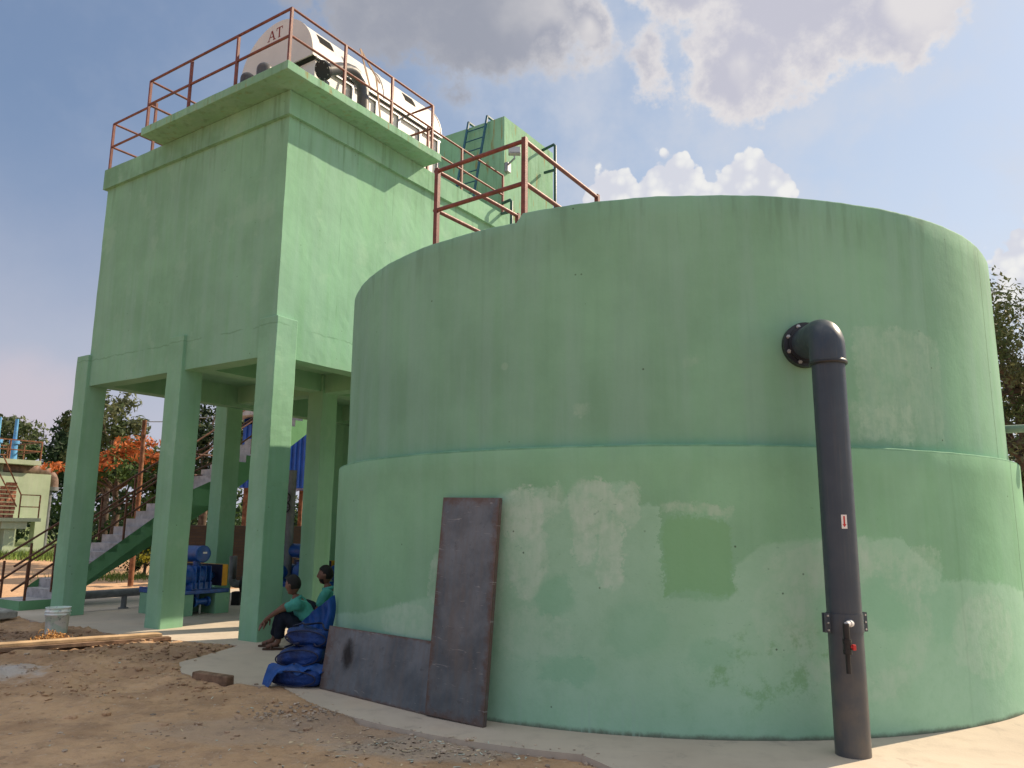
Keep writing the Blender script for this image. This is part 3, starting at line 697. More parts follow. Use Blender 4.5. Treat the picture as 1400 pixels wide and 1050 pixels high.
# lettering AT
mb = MB()
def LT(x, z): return lambda dx, dz: None
def stroke(x0, z0, x1, z1, w):
    def Q(x, z, o): return T(1.42 - x - .12*z*.0, D0-.0245-o, 9.80 + z)
    d = Vector((x1-x0, 0, z1-z0)).normalized(); nn_ = Vector((-d.z, 0, d.x))*w/2
    c = [(x0-nn_.x, z0-nn_.z), (x1-nn_.x, z1-nn_.z), (x1+nn_.x, z1+nn_.z), (x0+nn_.x, z0+nn_.z)]
    mb.hexa([Q(x, z, 0) for x, z in c] + [Q(x, z, .003) for x, z in c])
for s_ in ((0,0,.075,.18,.014), (.08,.18,.15,0,.028), (.03,.065,.125,.065,.012), (-.025,0,.03,0,.011), (.115,0,.185,0,.011),
           (.275,0,.275,.175,.028), (.20,.18,.35,.18,.014), (.205,.175,.2,.135,.012), (.345,.175,.35,.135,.012), (.245,0,.305,0,.011)): stroke(*s_)
mb.build('lettering', M['letter'], drum)

# roof pipe in front of the drum
rp = empty('elbow_pipe', T(.02, 1.45, SZ), 'thick dark grey pipe bending down beside the white drum on the roof', 'pipe')
pts = [T(.02, .62, 8.80), T(.02, .98, 9.02)] + [T(.02, 1.02 + .38*math.sin(R(t))*.9, 9.05 + .0 + .06*math.sin(R(t*2))) for t in (20, 45, 70)] + [T(.02, 1.47, 9.0), T(.02, 1.52, 8.88), T(.02, 1.53, 8.7), T(.02, 1.53, SZ-.02)]
mb = MB(); mb.tube(pts, .102, 20); mb.build('pipe', M['pvc'], rp)
dd = (pts[1]-pts[0]).normalized(); mb = MB(); mb.cyl(pts[0]-dd*.025, pts[0]+dd*.025, .158, 24)
fo = mb.build('flange', M['pvc_joint'], rp)
xa = dd.cross(Vector((0,0,1))).normalized(); ya = dd.cross(xa)
for k in range(8):
    q = pts[0] + (xa*math.cos(k*PI/4)+ya*math.sin(k*PI/4))*.132; mb = MB(); mb.cyl(q-dd*.04, q+dd*.04, .012, 6); mb.build('bolt', M['steel'], fo)
for a, b, r_, zz, lab in ((.93, -.12, .115, 8.44, 'dark pipe cap on the roof edge, left one of the pair below the lettering'), (.52, -.12, .125, 8.46, 'dark blue grey pipe cap on the roof edge, next to the corner rail post')):
    mb = MB(); q = T(a, b, SZ-.005); zc = zz + .12 - SZ
    mb.lathe([(r_, 0), (r_, zc)] + [(r_*math.cos(R(t)), zc + r_*math.sin(R(t))) for t in (20, 40, 60, 75, 90)], 24, q)
    single(mb, 'pipe_cap', M['pvc'], q, lab, 'pipe cap', 'capped pipes on the roof edge')
# bent brown strip leaning on the drum
mb = MB(); mb.bar(T(.22, 1.60, 9.80), T(.08, 1.98, 9.28), .035, .012, U); mb.bar(T(.21, 1.60, 9.79), T(.02, 1.70, 9.0), .035, .012, U); mb.bar(T(.08, 1.88, 9.36), T(.0, 2.0, SZ), .035, .012, U)
single(mb, 'bent_strip', M['strap'], T(.0, 2.0, SZ), 'bent thin brown strip leaning on the white drum behind the roof rail', 'strip')

# ------------------------------------------------------------------ foreground drain pipe
PX, PY = 2.425, 5.92; PR = .121; ZE = 3.06
dp = empty('drain_pipe', (PX, PY, 0), 'thick dark grey plastic pipe coming out of the round tank and down to the pavement', 'pipe')
mb = MB(); mb.tube([(PX, PY, -.02), (PX, PY, 1.), (PX, PY, 2.), (PX, PY, 2.86)], PR, 40); mb.build('pipe', M['pvc'], dp)
mb = MB(); er = PR+.011
path = [(PX, PY, 2.83), (PX, PY, 2.90)] + [tuple(Vector((PX, PY+.145, 2.93)) + Vector((0, -.145*math.cos(R(t)), .13*math.sin(R(t))))) for t in range(10, 91, 8)] + [(PX, PY+.22, ZE), (PX, PY+.44, ZE)]
mb.tube(path, er, 40); mb.build('elbow', M['pvc'], dp)
mb = MB(); mb.lathe([(PR+.001, 2.80), (er+.006, 2.80), (er+.009, 2.812), (er+.006, 2.824), (er-.002, 2.835)], 40, (PX, PY, 0)); mb.build('joint_ring', M['pvc_joint'], dp)
FY = TC.y - math.sqrt(R2**2-(PX-TC.x)**2)
mb = MB(); mb.cyl((PX, FY-.075, ZE), (PX, FY-.035, ZE), .187, 40); mb.cyl((PX, FY-.03, ZE), (PX, FY+.03, ZE), .187, 40); mb.cyl((PX, FY-.10, ZE), (PX, FY-.074, ZE), er+.02, 40)
fo = mb.build('flange', M['pvc_joint'], dp)
for k in range(8):
    an = R(22.5+45*k); q = Vector((PX+.160*math.cos(an), FY-.085, ZE+.160*math.sin(an))); m2 = MB(); m2.cyl(q, q+Vector((0,.05,0)), .018, 6); m2.cyl(q-Vector((0,.012,0)), q, .010, 10); m2.build('bolt', M['zinc'], fo)
# clamp saddle
mb = MB(); ca = R(14)
mb.lathe([(PR+.001, .835), (PR+.006, .835), (PR+.006, .965), (PR+.001, .965)], 72, (PX, PY, 0), None, False)
for s_ in (-1, 1):
    for off in (-.012, .012):
        q0 = Vector((PX, PY, .9)) + Vector((math.cos(ca), math.sin(ca)*1., 0))*s_*(PR+.005); dirv = Vector((math.cos(ca), math.sin(ca), 0))*s_; nv = Vector((-math.sin(ca), math.cos(ca), 0))
        q = q0 + nv*off
        mb.hexa([q - nv*.005 + Vector((0,0,-.068)), q + dirv*.05 - nv*.005 + Vector((0,0,-.068)), q + dirv*.05 + nv*.005 + Vector((0,0,-.068)), q + nv*.005 + Vector((0,0,-.068)),
                 q - nv*.005 + Vector((0,0,.068)), q + dirv*.05 - nv*.005 + Vector((0,0,.068)), q + dirv*.05 + nv*.005 + Vector((0,0,.068)), q + nv*.005 + Vector((0,0,.068))])
cl = mb.build('clamp', M['pvc'], dp)
for s_ in (-1, 1):
    dirv = Vector((math.cos(ca), math.sin(ca), 0))*s_; nv = Vector((-math.sin(ca), math.cos(ca), 0))
    for zz in (.85, .9, .95):
        q = Vector((PX, PY, zz)) + dirv*(PR+.034); mb = MB(); mb.cyl(q-nv*.03, q+nv*.03, .007, 8); mb.build('bolt', M['zinc'], cl)
# sampling valve hanging on the clamp
vd = Vector((-.72, -.69, 0)).normalized(); q = Vector((PX, PY, .905)) + Vector((-.06, -.99, 0)).normalized()*(PR+.004)
mb = MB(); mb.cyl(q, q+vd*.03, .024, 16); mb.cyl(q+vd*.028, q+vd*.075, .017, 14); vo = mb.build('valve', M['paper'], dp)
e = q+vd*.085
mb = MB(); mb.tube([e+Vector((0,0,.004)), e+Vector((0,0,-.03)), e+Vector((0,0,-.10))], .022, 14)
mb.cyl(e+Vector((0,0,-.10)), e+Vector((0,0,-.13)), .030, 12); mb.cyl(e+Vector((0,0,-.13)), e+Vector((0,0,-.17)), .026, 14); mb.cyl(e+Vector((0,0,-.17)), e+Vector((0,0,-.20)), .030, 12); mb.cyl(e+Vector((0,0,-.20)), e+Vector((0,0,-.33)), .017, 12)
mb.build('valve_body', M['black'], vo)
mb = MB(); h = e+Vector((0,0,-.15)); mb.cyl(h, h+Vector((.045,-.02,0)), .011, 10); mb.bbox(h.x+.026, h.x+.050, h.y-.034, h.y-.004, h.z-.022, h.z+.016, .005); mb.build('valve_handle', M['red'], vo)
# arrow sticker
def onpipe(x, z, o=.0012):
    an = R(-90 - 3) + x/PR; return (PX + (PR+o)*math.cos(an), PY + (PR+o)*math.sin(an), z)
mb = MB(); n = 6; vs = []
for j in (1.565, 1.665):
    for i in range(n+1): vs.append(onpipe(-.02+.04*i/n, j))
mb.add(vs, [(i, i+1, n+2+i, n+1+i) for i in range(n)]); st = mb.build('sticker', M['paper'], dp)
mb = MB()
for x0, x1, z0, z1 in ((-.006, .006, 1.595, 1.655),): mb.add([onpipe(x0, z0, .002), onpipe(x1, z0, .002), onpipe(x1, z1, .002), onpipe(x0, z1, .002)], [(0,1,2,3)])
mb.add([onpipe(-.014, 1.598, .0021), onpipe(0, 1.575, .0021), onpipe(.014, 1.598, .0021)], [(0,1,2)])
mb.build('arrow', M['red'], st)

# ------------------------------------------------------------------ leaning steel plates
def leaning_plate(bl, e, w, h, lean, shear, mat, label):
    e = Vector((*e, 0)).normalized(); n_ = Vector((-e.y, e.x, 0))
    up = (n_*lean[0] + Vector((0,0,lean[1])) + e*shear).normalized()
    e2 = (e - up*e.dot(up)).normalized(); nrm = e2.cross(up)      # points into the wall side
    mb = MB(); t = .006
    mb.bbox(0, w, -.003, t, 0, h, .002, None, 1)
    for (x0, x1, z0, z1) in ((0, .012, 0, h), (w-.012, w, 0, h), (.012, w-.012, 0, .012), (.012, w-.012, h-.012, h)):
        mb.box(x0, x1, t, .04, z0, z1)
    for i, p in enumerate(mb.v):      # slightly bowed sheet
        x, y, z = p; mb.v[i] = (x, y + .006*math.sin(PI*x/w)*math.sin(PI*z/h) + .003*noise.noise(Vector((x*3, z*3, 1))), z)
    o = mb.build('steel_plate', mat); M4 = Matrix((( e2.x, nrm.x*-1, up.x, bl[0]), (e2.y, nrm.y*-1, up.y, bl[1]), (e2.z, nrm.z*-1, up.z, bl[2]), (0,0,0,1)))
    # keep right-handed
    if M4.to_3x3().determinant() < 0:
        for r_ in range(3): M4[r_][1] *= -1
    o.matrix_world = M4
    return tag(o, label, 'steel plate', 'steel plates leaning on the tank')
leaning_plate((-.705, 6.965, .016), (.8,-.601), .628, 1.80, (.125, 1.79), .040, plate1(), 'tall narrow grey steel plate standing upright against the round tank')
leaning_plate((-1.845, 8.06, .004), (.732,-.681), 1.72, .585, (.085, .575), .0, plate2(), 'low wide grey steel plate with a scorch mark, leaning on its long side')

# ------------------------------------------------------------------ staircase
SA0, SA1 = 6.6, 7.62
stair = empty('staircase', T(7.1, 0), 'concrete staircase with grey steps and brown rails rising beside the tower', 'staircase')
steps = [(.02, .58, .168)] + [(.346+.236*(k-1), .346+.236*k, .168*k) for k in range(2, 14)]
mb = MB()
prof = []
for b0, b1, z in steps: prof += [(b0, z), (b1, z)]
prof += [(3.414, 2.352), (3.78, 2.352)]
b = 3.78; z = 2.352; up2 = []
for k in range(1, 14): up2 += [(b+.236*(k-1), z+.168*k), (b+.236*k, z+.168*k)]
prof += up2
bl_, zl_ = prof[-1]
prof += [(bl_+1.2, zl_)]
under = [(bl_+1.2, zl_-.2), (bl_+.1, zl_-.35), (3.95, 1.98+.0), (3.36, 1.98), (.55, -.02), (.02, -.02)]
full = prof + under
# side faces green (index 1), treads and risers grey (index 0)
vs = [T(SA0, b, z) for b, z in full] + [T(SA1, b, z) for b, z in full]; m = len(full)
mb.add(vs, [(i, (i+1) % m, m+(i+1) % m, m+i) for i in range(len(prof)-1)])
mb.build('steps', M['graycon'], stair)
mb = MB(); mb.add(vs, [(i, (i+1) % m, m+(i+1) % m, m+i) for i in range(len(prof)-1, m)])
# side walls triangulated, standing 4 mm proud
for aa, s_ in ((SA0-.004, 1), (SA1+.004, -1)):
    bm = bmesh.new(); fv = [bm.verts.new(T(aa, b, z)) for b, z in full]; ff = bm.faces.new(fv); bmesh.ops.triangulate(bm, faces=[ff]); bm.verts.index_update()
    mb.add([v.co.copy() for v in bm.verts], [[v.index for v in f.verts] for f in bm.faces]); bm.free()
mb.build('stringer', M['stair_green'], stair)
for aa in (SA0+.05, SA1-.05):
    mb = MB(); lines = []
    def zline(b): return .706*b - .08 if b < 3.41 else (2.352 if b < 3.8 else 2.352+.706*(b-3.6))
    for hh in (.85, .42):
        mb.tube([T(aa, -.12, zline(.02)+hh), T(aa, 3.42, zline(3.40)+hh), T(aa, 3.85, zline(3.85)+hh), T(aa, 6.9, zline(6.9)+hh)], .022, 8)
    if aa > 7:
        for hh in (.85, .36): mb.tube([T(aa, 3.45, 2.352+hh), T(aa, 5.6, 2.352+hh)], .022, 8)
    o = mb.build('railing', M['rail_brown'], stair)
    for b in (.12, .58, 1.2, 1.9, 2.6, 3.38, 4.0, 4.9, 5.8, 6.8):
        m2 = MB(); z0 = max(0.1, zline(b)); m2.bar(T(aa, b, z0-.03), T(aa, b, zline(b)+.85), .035, .035, V); m2.build('post', M['rail_brown'], o)

# ------------------------------------------------------------------ blowers under the tower
def make_blower():      # local x points to the tower's sunny side, y along its long side
    root = empty('air_blower', (0,0,0), '', 'air blower', 'blue air blowers under the tower')
    Y = (Vector((0,0,1)), Vector((1,0,0)), Vector((0,1,0))); X = (Vector((0,1,0)), Vector((0,0,1)), Vector((1,0,0)))
    for y in (-.36, .38):
        mb = MB(); mb.bbox(-1.1, .06, y-.15, y+.15, -.02, .36, .012); mb.build('plinth', M['tower'], root)
    mb = MB(); mb.bbox(-1.12, .08, -.52, .50, .362, .43, .01); mb.bbox(-1.12, .08, -.52, -.49, .43, .46, .004); mb.build('base_frame', M['blue'], root)
    mb = MB(); mb.lathe([(0,-.36), (.10,-.36), (.14,-.33), (.15,-.27), (.15,-.20), (.195,-.19), (.195,-.15), (.18,-.14), (.18,.02), (.195,.03), (.195,.07), (.165,.08), (.165,.20), (.12,.24), (.05,.25), (.05,.34), (0,.34)], 28, (-.12,-.06,.66), Y)
    mb.bbox(-.30, .06, -.28, .14, .43, .56, .01)
    for y in (-.22, -.14, -.02, .08): mb.bbox(-.34, .09, y-.008, y+.008, .45, .84, .004)
    mb.build('blower_casing', M['blue'], root)
    mb = MB(); mb.lathe([(0,-.40), (.13,-.40), (.16,-.36), (.16,.10), (.13,.14), (.03,.15), (.03,.34), (0,.34)], 24, (-.76,-.06,.62), Y); mb.bbox(-.9, -.62, -.35, .02, .43, .5, .01); mb.bbox(-.84, -.68, -.22, -.06, .74, .84, .01); mb.build('motor', M['blue'], root)
    mb = MB(); mb.lathe([(0,-.95), (.10,-.95), (.135,-.92), (.142,-.90), (.142,-.04), (.148,-.035), (.148,.0), (.13,.006), (0,.006)], 28, (.06,-.08,1.05), X); mb.cyl((-.12,-.08,.80), (-.12,-.08,.95), .065, 20); mb.cyl((-.12,-.08,.82), (-.12,-.08,.84), .11, 20); si = mb.build('silencer', M['blue'], root)
    mb = MB(); mb.box(.068, .072, -.10, -.02, 1.055, 1.085); mb.build('name_plate', M['paper'], si)
    mb = MB(); mb.bbox(-1.0, .12, .30, .42, .48, .86, .02); gd = mb.build('belt_guard', M['yellow'], root)
    mb = MB(); mb.bbox(-1.0, .112, .288, .299, .484, .856, .003); mb.build('guard_back', M['trim'], gd)
    mb = MB(); mb.cyl((-.02,-.16,.22), (-.02,.16,.22), .055, 18); mb.cyl((-.02,-.16,.22), (-.02,-.12,.22), .085, 18); mb.cyl((-.02,.10,.22), (-.02,.14,.22), .085, 18); mb.cyl((-.1,-.05,.2), (-.1,-.05,.40), .05, 16); mb.build('discharge_valve', M['blue'], root)
    mb = MB(); mb.cyl((-.02,-.02,.02), (-.02,-.02,.17), .02, 10); mb.build('drain_stub', M['zinc'], root)
    return root
bl0 = make_blower()
spots = [(3.55, 1.64, 'blue air blower with a yellow belt guard on green plinths behind the second column'), (3.35, 4.1, 'blue air blower half hidden behind the corner column, under the valve wheel'), (2.3, 4.75, 'blue air blower behind the head of the bearded man by the round tank')]
for i, (a, b, lab) in enumerate(spots):
    o = bl0 if i == 0 else copy_tree(bl0)
    o.location = T(a, b); o.rotation_euler = (0, 0, math.atan2(-U.y, -U.x)); o['label'] = lab

# grey pipe along the floor on its stub
fp = empty('floor_pipe', T(5.58, 1.4), 'grey pipe running above the floor on a short stub between the two left columns', 'pipe')
mb = MB(); mb.tube([T(5.58, -.0+.55, .29), T(5.58, 3.2, .29)], .075, 18); mb.build('pipe', M['greypipe'], fp)
mb = MB(); mb.cyl(T(5.58, 1.40, 0), T(5.58, 1.40, .25), .05, 16); mb.cyl(T(5.58, 1.40, 0), T(5.58, 1.40, .02), .09, 16); mb.build('stub_foot', M['greypipe'], fp)
# standing pipe with a hand wheel
vp = empty('valve_pipe', (-4.66, 16.6, 0), 'upright grey pipe with a black hand wheel, seen behind the corner column', 'pipe')
mb = MB(); mb.tube([(-4.58, 16.6, 0), (-4.58, 16.6, 2.7)], .085, 16); mb.build('pipe', M['greypipe'], vp)
mb = MB(); mb.tube([(-4.78, 16.65, 0), (-4.78, 16.65, 2.0)], .05, 14); mb.build('side_pipe', M['white'], vp)
mb = MB()
for zz in (2.12, 1.93):
    mb.tube(arc((-4.66, 16.42, zz), .105, (1,0,0), (0,0,1), 0, 2*PI, 24), .016, 8); mb.bar((-4.76, 16.42, zz), (-4.56, 16.42, zz), .016, .016); mb.bar((-4.66, 16.42, zz-.1), (-4.66, 16.42, zz+.1), .016, .016)
mb.cyl((-4.66, 16.42, 2.02), (-4.62, 16.6, 2.02), .03, 10); mb.build('hand_wheel', M['black'], vp)
bv = empty('butterfly_valve', (-5.42, 16.1, 0), 'grey pipe bend with a round black valve near the floor, between the columns', 'valve')
mb = MB(); mb.tube([(-5.56, 16.2, .95), (-5.56, 16.2, .5)] + arc((-5.46, 16.2, .5), .1, (-1,0,0), (0,0,-1), 0, PI/2, 6) + [(-5.2, 16.2, .4)], .075, 14); mb.build('pipe', M['greypipe'], bv)
mb = MB(); mb.cyl((-5.36, 16.2, .4), (-5.30, 16.2, .4), .16, 24); mb.cyl((-5.26, 16.2, .4), (-5.20, 16.2, .4), .16, 24); mb.cyl((-5.30, 16.2, .4), (-5.26, 16.2, .4), .13, 24); mb.build('valve_disc', M['black'], bv)
mb = MB(); mb.bbox(-5.52, -5.36, 16.1, 16.3, -.01, .26, .01); mb.build('support', M['black'], bv)

# ------------------------------------------------------------------ small things in the foreground
bk = empty('paint_bucket', (-6.6, 11.93, -.02), 'pale plastic bucket smeared with green paint, standing on the earth by the left column', 'bucket')
bx, by, bz = -6.6, 11.93, -.02
gmb = N('smeared_plastic'); oo = gmb.tc.outputs['Object']
cc = gmb.mix(gmb.mapr(gmb.noise(oo, 9, 5), .42, .6), (.84, .88, .85), (.62, .78, .68)); cc = gmb.mix(gmb.mapr(gmb.noise(oo, 20, 4), .55, .68, 0., .6), cc, (.24, .28, .33))
M['bucketmat'] = gmb.fin(cc, .5, 0., .4)
mb = MB(); mb.lathe([(0,0), (.138,0), (.143,.012), (.158,.27), (.17,.272), (.17,.285), (.16,.288), (.16,.31), (.172,.312), (.172,.326), (.162,.33), (.163,.365), (.17,.368), (.17,.378), (.155,.378), (.152,.30), (0,.29)], 32, (bx, by, bz)); mb.build('pail', M['bucketmat'], bk)
mb = MB(); mb.tube(arc((bx, by-.0, bz+.33), .178, (1,0,0), Vector((0,-.75,-.66)), 0, PI, 16), .005, 6); mb.build('handle', M['zinc'], bk)
# planks
pd = Vector((1.34, 1.10, 0)).normalized(); pn = Vector((-pd.y, pd.x, 0))
def plank(start, L, w, t, z, mat, lab, twist=0.):
    mb = MB(); s0 = Vector((start[0], start[1], z)); d_ = Matrix.Rotation(twist, 3, 'Z') @ pd; n_ = Vector((-d_.y, d_.x, 0))
    n = 14; vs = []
    for i in range(n+1):
        c = s0 + d_*(L*i/n) + Vector((0,0,.012*math.sin(PI*i/n)))
        for (u_, v_) in ((-w/2, 0), (w/2, 0), (w/2, t), (-w/2, t)): vs.append(c + n_*u_ + Vector((0,0,v_)))
    fs = [(0,1,2,3), (4*n+3, 4*n+2, 4*n+1, 4*n)]
    for i in range(n):
        for k in range(4): fs.append((4*i+k, 4*(i+1)+k, 4*(i+1)+(k+1)%4, 4*i+(k+1)%4))
    mb.add(vs, fs); single(mb, 'plank', mat, s0, lab, 'plank', 'planks lying on the earth')
plank((-7.9, 8.86), 3.95, .22, .035, .045, M['wood'], 'long pale timber plank lying on top at the left, pointing at the columns')
plank((-7.85, 8.78), 4.05, .16, .04, .0, M['wood_old'], 'dark weathered plank under the pale plank at the left', R(-.8))
mb = MB(); rs = random.Random(5)
for k in range(420):      # curled shavings
    if k < 230: x = rs.gauss(-6.05, .11); y = rs.gauss(10.85, .10); z = abs(rs.gauss(0, .05)) + .03
    else:
        t = rs.random(); x = -6.9+1.7*t+rs.gauss(0,.04); y = 10.0+1.25*t+rs.gauss(0,.05); z = .03 + abs(rs.gauss(0,.012))
    r_ = rs.uniform(.012, .03); a0 = rs.random()*6; ax = Vector((rs.gauss(0,1), rs.gauss(0,1), rs.gauss(0,.5))).normalized(); bx_ = ax.orthogonal(); by_ = ax.cross(bx_)
    p = Vector((x, y, z)); vs = []
    for i in range(5):
        q = p + bx_*r_*math.cos(a0+i*.9) + by_*r_*math.sin(a0+i*.9); vs += [q, q+ax*.012]
    mb.add(vs, [(2*i, 2*i+1, 2*i+3, 2*i+2) for i in range(4)])
tag(mb.build('wood_shavings', M['shaving']), kind='stuff')
mb = MB(); a_ = Vector((-3.21, 8.47, 0)); d_ = Vector((.47, -.28, 0)).normalized(); n_ = Vector((-d_.y, d_.x, 0))
mb.bbox(0, .52, -.05, .05, -.01, .085, .012, lambda x, y, z: a_ + d_*x + n_*y + Vector((0,0,z + .006*noise.noise(Vector((x*9,y*9,z*9))))))
single(mb, 'timber_block', M['wood_old'], a_, 'short dark timber block lying where the earth meets the pavement', 'timber block')
# cement bag at the left edge
bm = bmesh.new(); bmesh.ops.create_cube(bm, size=1); bmesh.ops.subdivide_edges(bm, edges=bm.edges[:], cuts=7, use_grid_fill=True); bm.verts.index_update()
vs = []
for v in bm.verts:
    x, y, z = v.co*2; k = (1-abs(x)**3)*.5+.5; kk = (1-.35*abs(y)**3)
    p = Vector((x*.34, y*.20*(.8+.2*k), .10 + z*.10*k*kk)); p += Vector((0,0,.02*noise.noise(p*9))); vs.append(Vector((-8.56, 13.55, -.03)) + Matrix.Rotation(R(-25), 3, 'Z') @ p)
mb = MB(); mb.add(vs, [[v.index for v in f.verts] for f in bm.faces], True); bm.free()
single(mb, 'cement_bag', M['sack'], (-8.56, 13.55, -.03), 'full grey cement bag lying at the foot of the stairs', 'cement bag')

# ------------------------------------------------------------------ blue bags
def duffel(root_loc, rz, L, W, H, label, tilt=0., seed=0):
    root = empty('duffel_bag', root_loc, label, 'bag', 'blue bags stacked by the tank')
    bm = bmesh.new(); bmesh.ops.create_cube(bm, size=2); bmesh.ops.subdivide_edges(bm, edges=bm.edges[:], cuts=11, use_grid_fill=True); bm.verts.index_update()
    Mr = Matrix.Rotation(rz, 3, 'Z') @ Matrix.Rotation(tilt, 3, 'Y'); base = Vector(root_loc); vs = []
    for v in bm.verts:
        q = v.co; n = (abs(q.x)**3.2+abs(q.y)**3.2+abs(q.z)**3.2)**(1/3.2); q = q/n
        p = Vector((q.x*L/2, q.y*W/2, H/2 + q.z*H/2*(1-.15*q.x*q.x)))
        w = noise.noise(p*7+Vector((seed,0,0)))*.03 + noise.noise(Vector((p.x*6, p.y*6, p.z*22))+Vector((seed,3,0)))*.016
        p += q.normalized()*w; p.z = max(p.z, .0)
        vs.append(base + Mr @ p)
    mb = MB(); mb.add(vs, [[v.index for v in f.verts] for f in bm.faces], True); bm.free(); mb.build('body', M['bag'], root)
    mb = MB()
    for yy in (-.46, .1):
        pts = [base + Mr @ Vector((math.cos(t)*L*.44, yy*W - .012*(1 if yy<0 else 0), H/2+math.sin(t)*H*.40)) for t in [2*PI*i/40 for i in range(41)]]
        mb.tube(pts, .007, 6)
    mb.build('piping', M['trim'], root)
    mb = MB(); pts = [base + Mr @ Vector((-.2+.4*i/12, .02+.1*math.sin(i), H*(1.0 if abs(i-6)<5 else .96)+.035*math.sin(PI*i/12))) for i in range(13)]
    mb.tube(pts, .010, 6); mb.build('strap', M['trim'], root)
    return root
duffel((-2.08, 8.22, .0), R(-12), .54, .32, .175, 'lowest of the three stacked blue bags, sagging on the pavement', 0, 1)
duffel((-2.08, 8.32, .165), R(-8), .50, .32, .195, 'middle one of the three stacked blue bags, rounded and tight', R(-4), 5)
duffel((-2.05, 8.42, .345), R(-5), .48, .30, .185, 'top one of the three stacked blue bags, next to the seated man', R(4), 9)
# blue cloth thrown over the stack
def cloth(fn, n, m, name, mat, loc, label, cat):
    mb = MB(); vs = [fn(i/n, j/m) for j in range(m+1) for i in range(n+1)]; nb = len(vs)
    vs2 = [Vector(p)+Vector((0,.008,-.004)) for p in vs]
    fs = [(j*(n+1)+i, j*(n+1)+i+1, (j+1)*(n+1)+i+1, (j+1)*(n+1)+i) for j in range(m) for i in range(n)]
    mb.add(vs, fs, True); mb.add(vs2, [tuple(reversed(f)) for f in fs], True)
    return single(mb, name, mat, loc, label, cat)
def drape(s, t):    # a raised fold behind the top bag
    x = -2.26 + .36*s; prof_ = .50 + .32*s**.8; z = prof_ - t*(prof_-.05); y = 8.78 - .16*t*t - .05*math.sin(s*9+t*3)*t - .03*math.sin(s*17)
    return (x + .02*math.sin(t*8), y + .02*noise.noise(Vector((s*6, t*6, 2))), z + .02*noise.noise(Vector((s*7, t*5, 7))))
cloth(drape, 18, 16, 'blue_sheet', M['bag_light'], (-2.1, 8.75, 0), 'bright blue nylon sheet bunched up behind the stacked bags', 'sheet')
def drape2(s, t):
    x = -2.38 + .57*s - .04*t*(1-s)
    fall = .19 if s < .16 else max(.06, .19 - 1.2*(s-.16)) + .015*math.sin(s*23)
    z = .205 - fall*t + .012*math.sin(s*17+2*t)
    y = 8.16 - .09*math.sin(t*PI*.5) - .04*t*(s < .3) + .02*math.sin(s*15+t*2)*(.3+t) + .06*max(0, .2-s)*5*t
    return (x, y, max(.012, z + .012*noise.noise(Vector((s*8, t*8, 3)))))
cloth(drape2, 22, 10, 'blue_flap', M['bag_light'], (-2.1, 8.1, 0), 'loose blue cloth hanging over the lowest bag onto the pavement', 'cloth')

# ------------------------------------------------------------------ people
def skin(verts, edges, radii, sub=2):
    me = bpy.data.meshes.new('tmp'); me.from_pydata([tuple(v) for v in verts], edges, [])
    o = bpy.data.objects.new('tmp', me); COL.objects.link(o)
    md = o.modifiers.new('s', 'SKIN'); md.use_smooth_shade = True
    sv = me.skin_vertices[0].data
    for i, r_ in enumerate(radii): sv[i].radius = (r_, r_) if not isinstance(r_, tuple) else r_; sv[i].use_root = (i == 0)
    sd = o.modifiers.new('d', 'SUBSURF'); sd.levels = sub; sd.render_levels = sub
    dg = bpy.context.evaluated_depsgraph_get(); ev = o.evaluated_get(dg); m2 = bpy.data.meshes.new_from_object(ev)
    vs = [v.co.copy() for v in m2.vertices]; fs = [tuple(p.vertices) for p in m2.polygons]
    bpy.data.objects.remove(o); bpy.data.meshes.remove(me); bpy.data.meshes.remove(m2)
    return vs, fs
def remesh(mb, voxel):
    me = bpy.data.meshes.new('tmp'); me.from_pydata(mb.v, [], mb.f); o = bpy.data.objects.new('tmp', me); COL.objects.link(o)
    md = o.modifiers.new('r', 'REMESH'); md.mode = 'VOXEL'; md.voxel_size = voxel; md.use_smooth_shade = True
    sm = o.modifiers.new('sm', 'SMOOTH'); sm.factor = .4; sm.iterations = 2
    dg = bpy.context.evaluated_depsgraph_get(); m2 = bpy.data.meshes.new_from_object(o.evaluated_get(dg))
    out = MB(); out.add([v.co.copy() for v in m2.vertices], [tuple(p.vertices) for p in m2.polygons], True)
    bpy.data.objects.remove(o); bpy.data.meshes.remove(me); bpy.data.meshes.remove(m2); return out
def head_mesh(c, yaw, pitch, scale=1.):
    """head sculpted from a sphere: brow, nose, mouth, chin, ears; x is forward"""
    bm = bmesh.new(); bmesh.ops.create_uvsphere(bm, u_segments=36, v_segments=28, radius=1); bm.verts.index_update()
    Mr = Matrix.Rotation(yaw, 3, 'Z') @ Matrix.Rotation(pitch, 3, 'Y'); vs = []
    for v in bm.verts:
        x, y, z = v.co
        px, py, pz = x*.096, y*.074, z*.115
        if z < -.1: py *= 1 + .22*(z+.1); px *= 1 + (.02 if x > 0 else .25)*(z+.1)     # jaw narrows, nape tucks in
        if x > .3 and z < -.72: px += .018
        fr = max(0, x)
        nose = math.exp(-((y/.16)**2) - ((z+.12)/.2)**2)*fr; px += .024*nose
        br = math.exp(-((z-.16)/.08)**2)*fr*math.exp(-(y/.6)**2); px += .006*br
        for s_ in (-1, 1): px -= .011*math.exp(-((y-s_*.38)/.17)**2 - ((z-.04)/.10)**2)*fr
        px += .006*math.exp(-((z+.52)/.10)**2 - (y/.3)**2)*fr - .004*math.exp(-((z+.44)/.03)**2 - (y/.34)**2)*fr
        for s_ in (-1, 1): py += s_*.020*math.exp(-((x+.08)/.14)**2 - ((z+.02)/.24)**2)*max(0, s_*y)**4
        vs.append(Vector(c) + (Mr @ Vector((px, py, pz)))*scale)
    fs = [[v.index for v in f.verts] for f in bm.faces]; bm.free(); return vs, fs
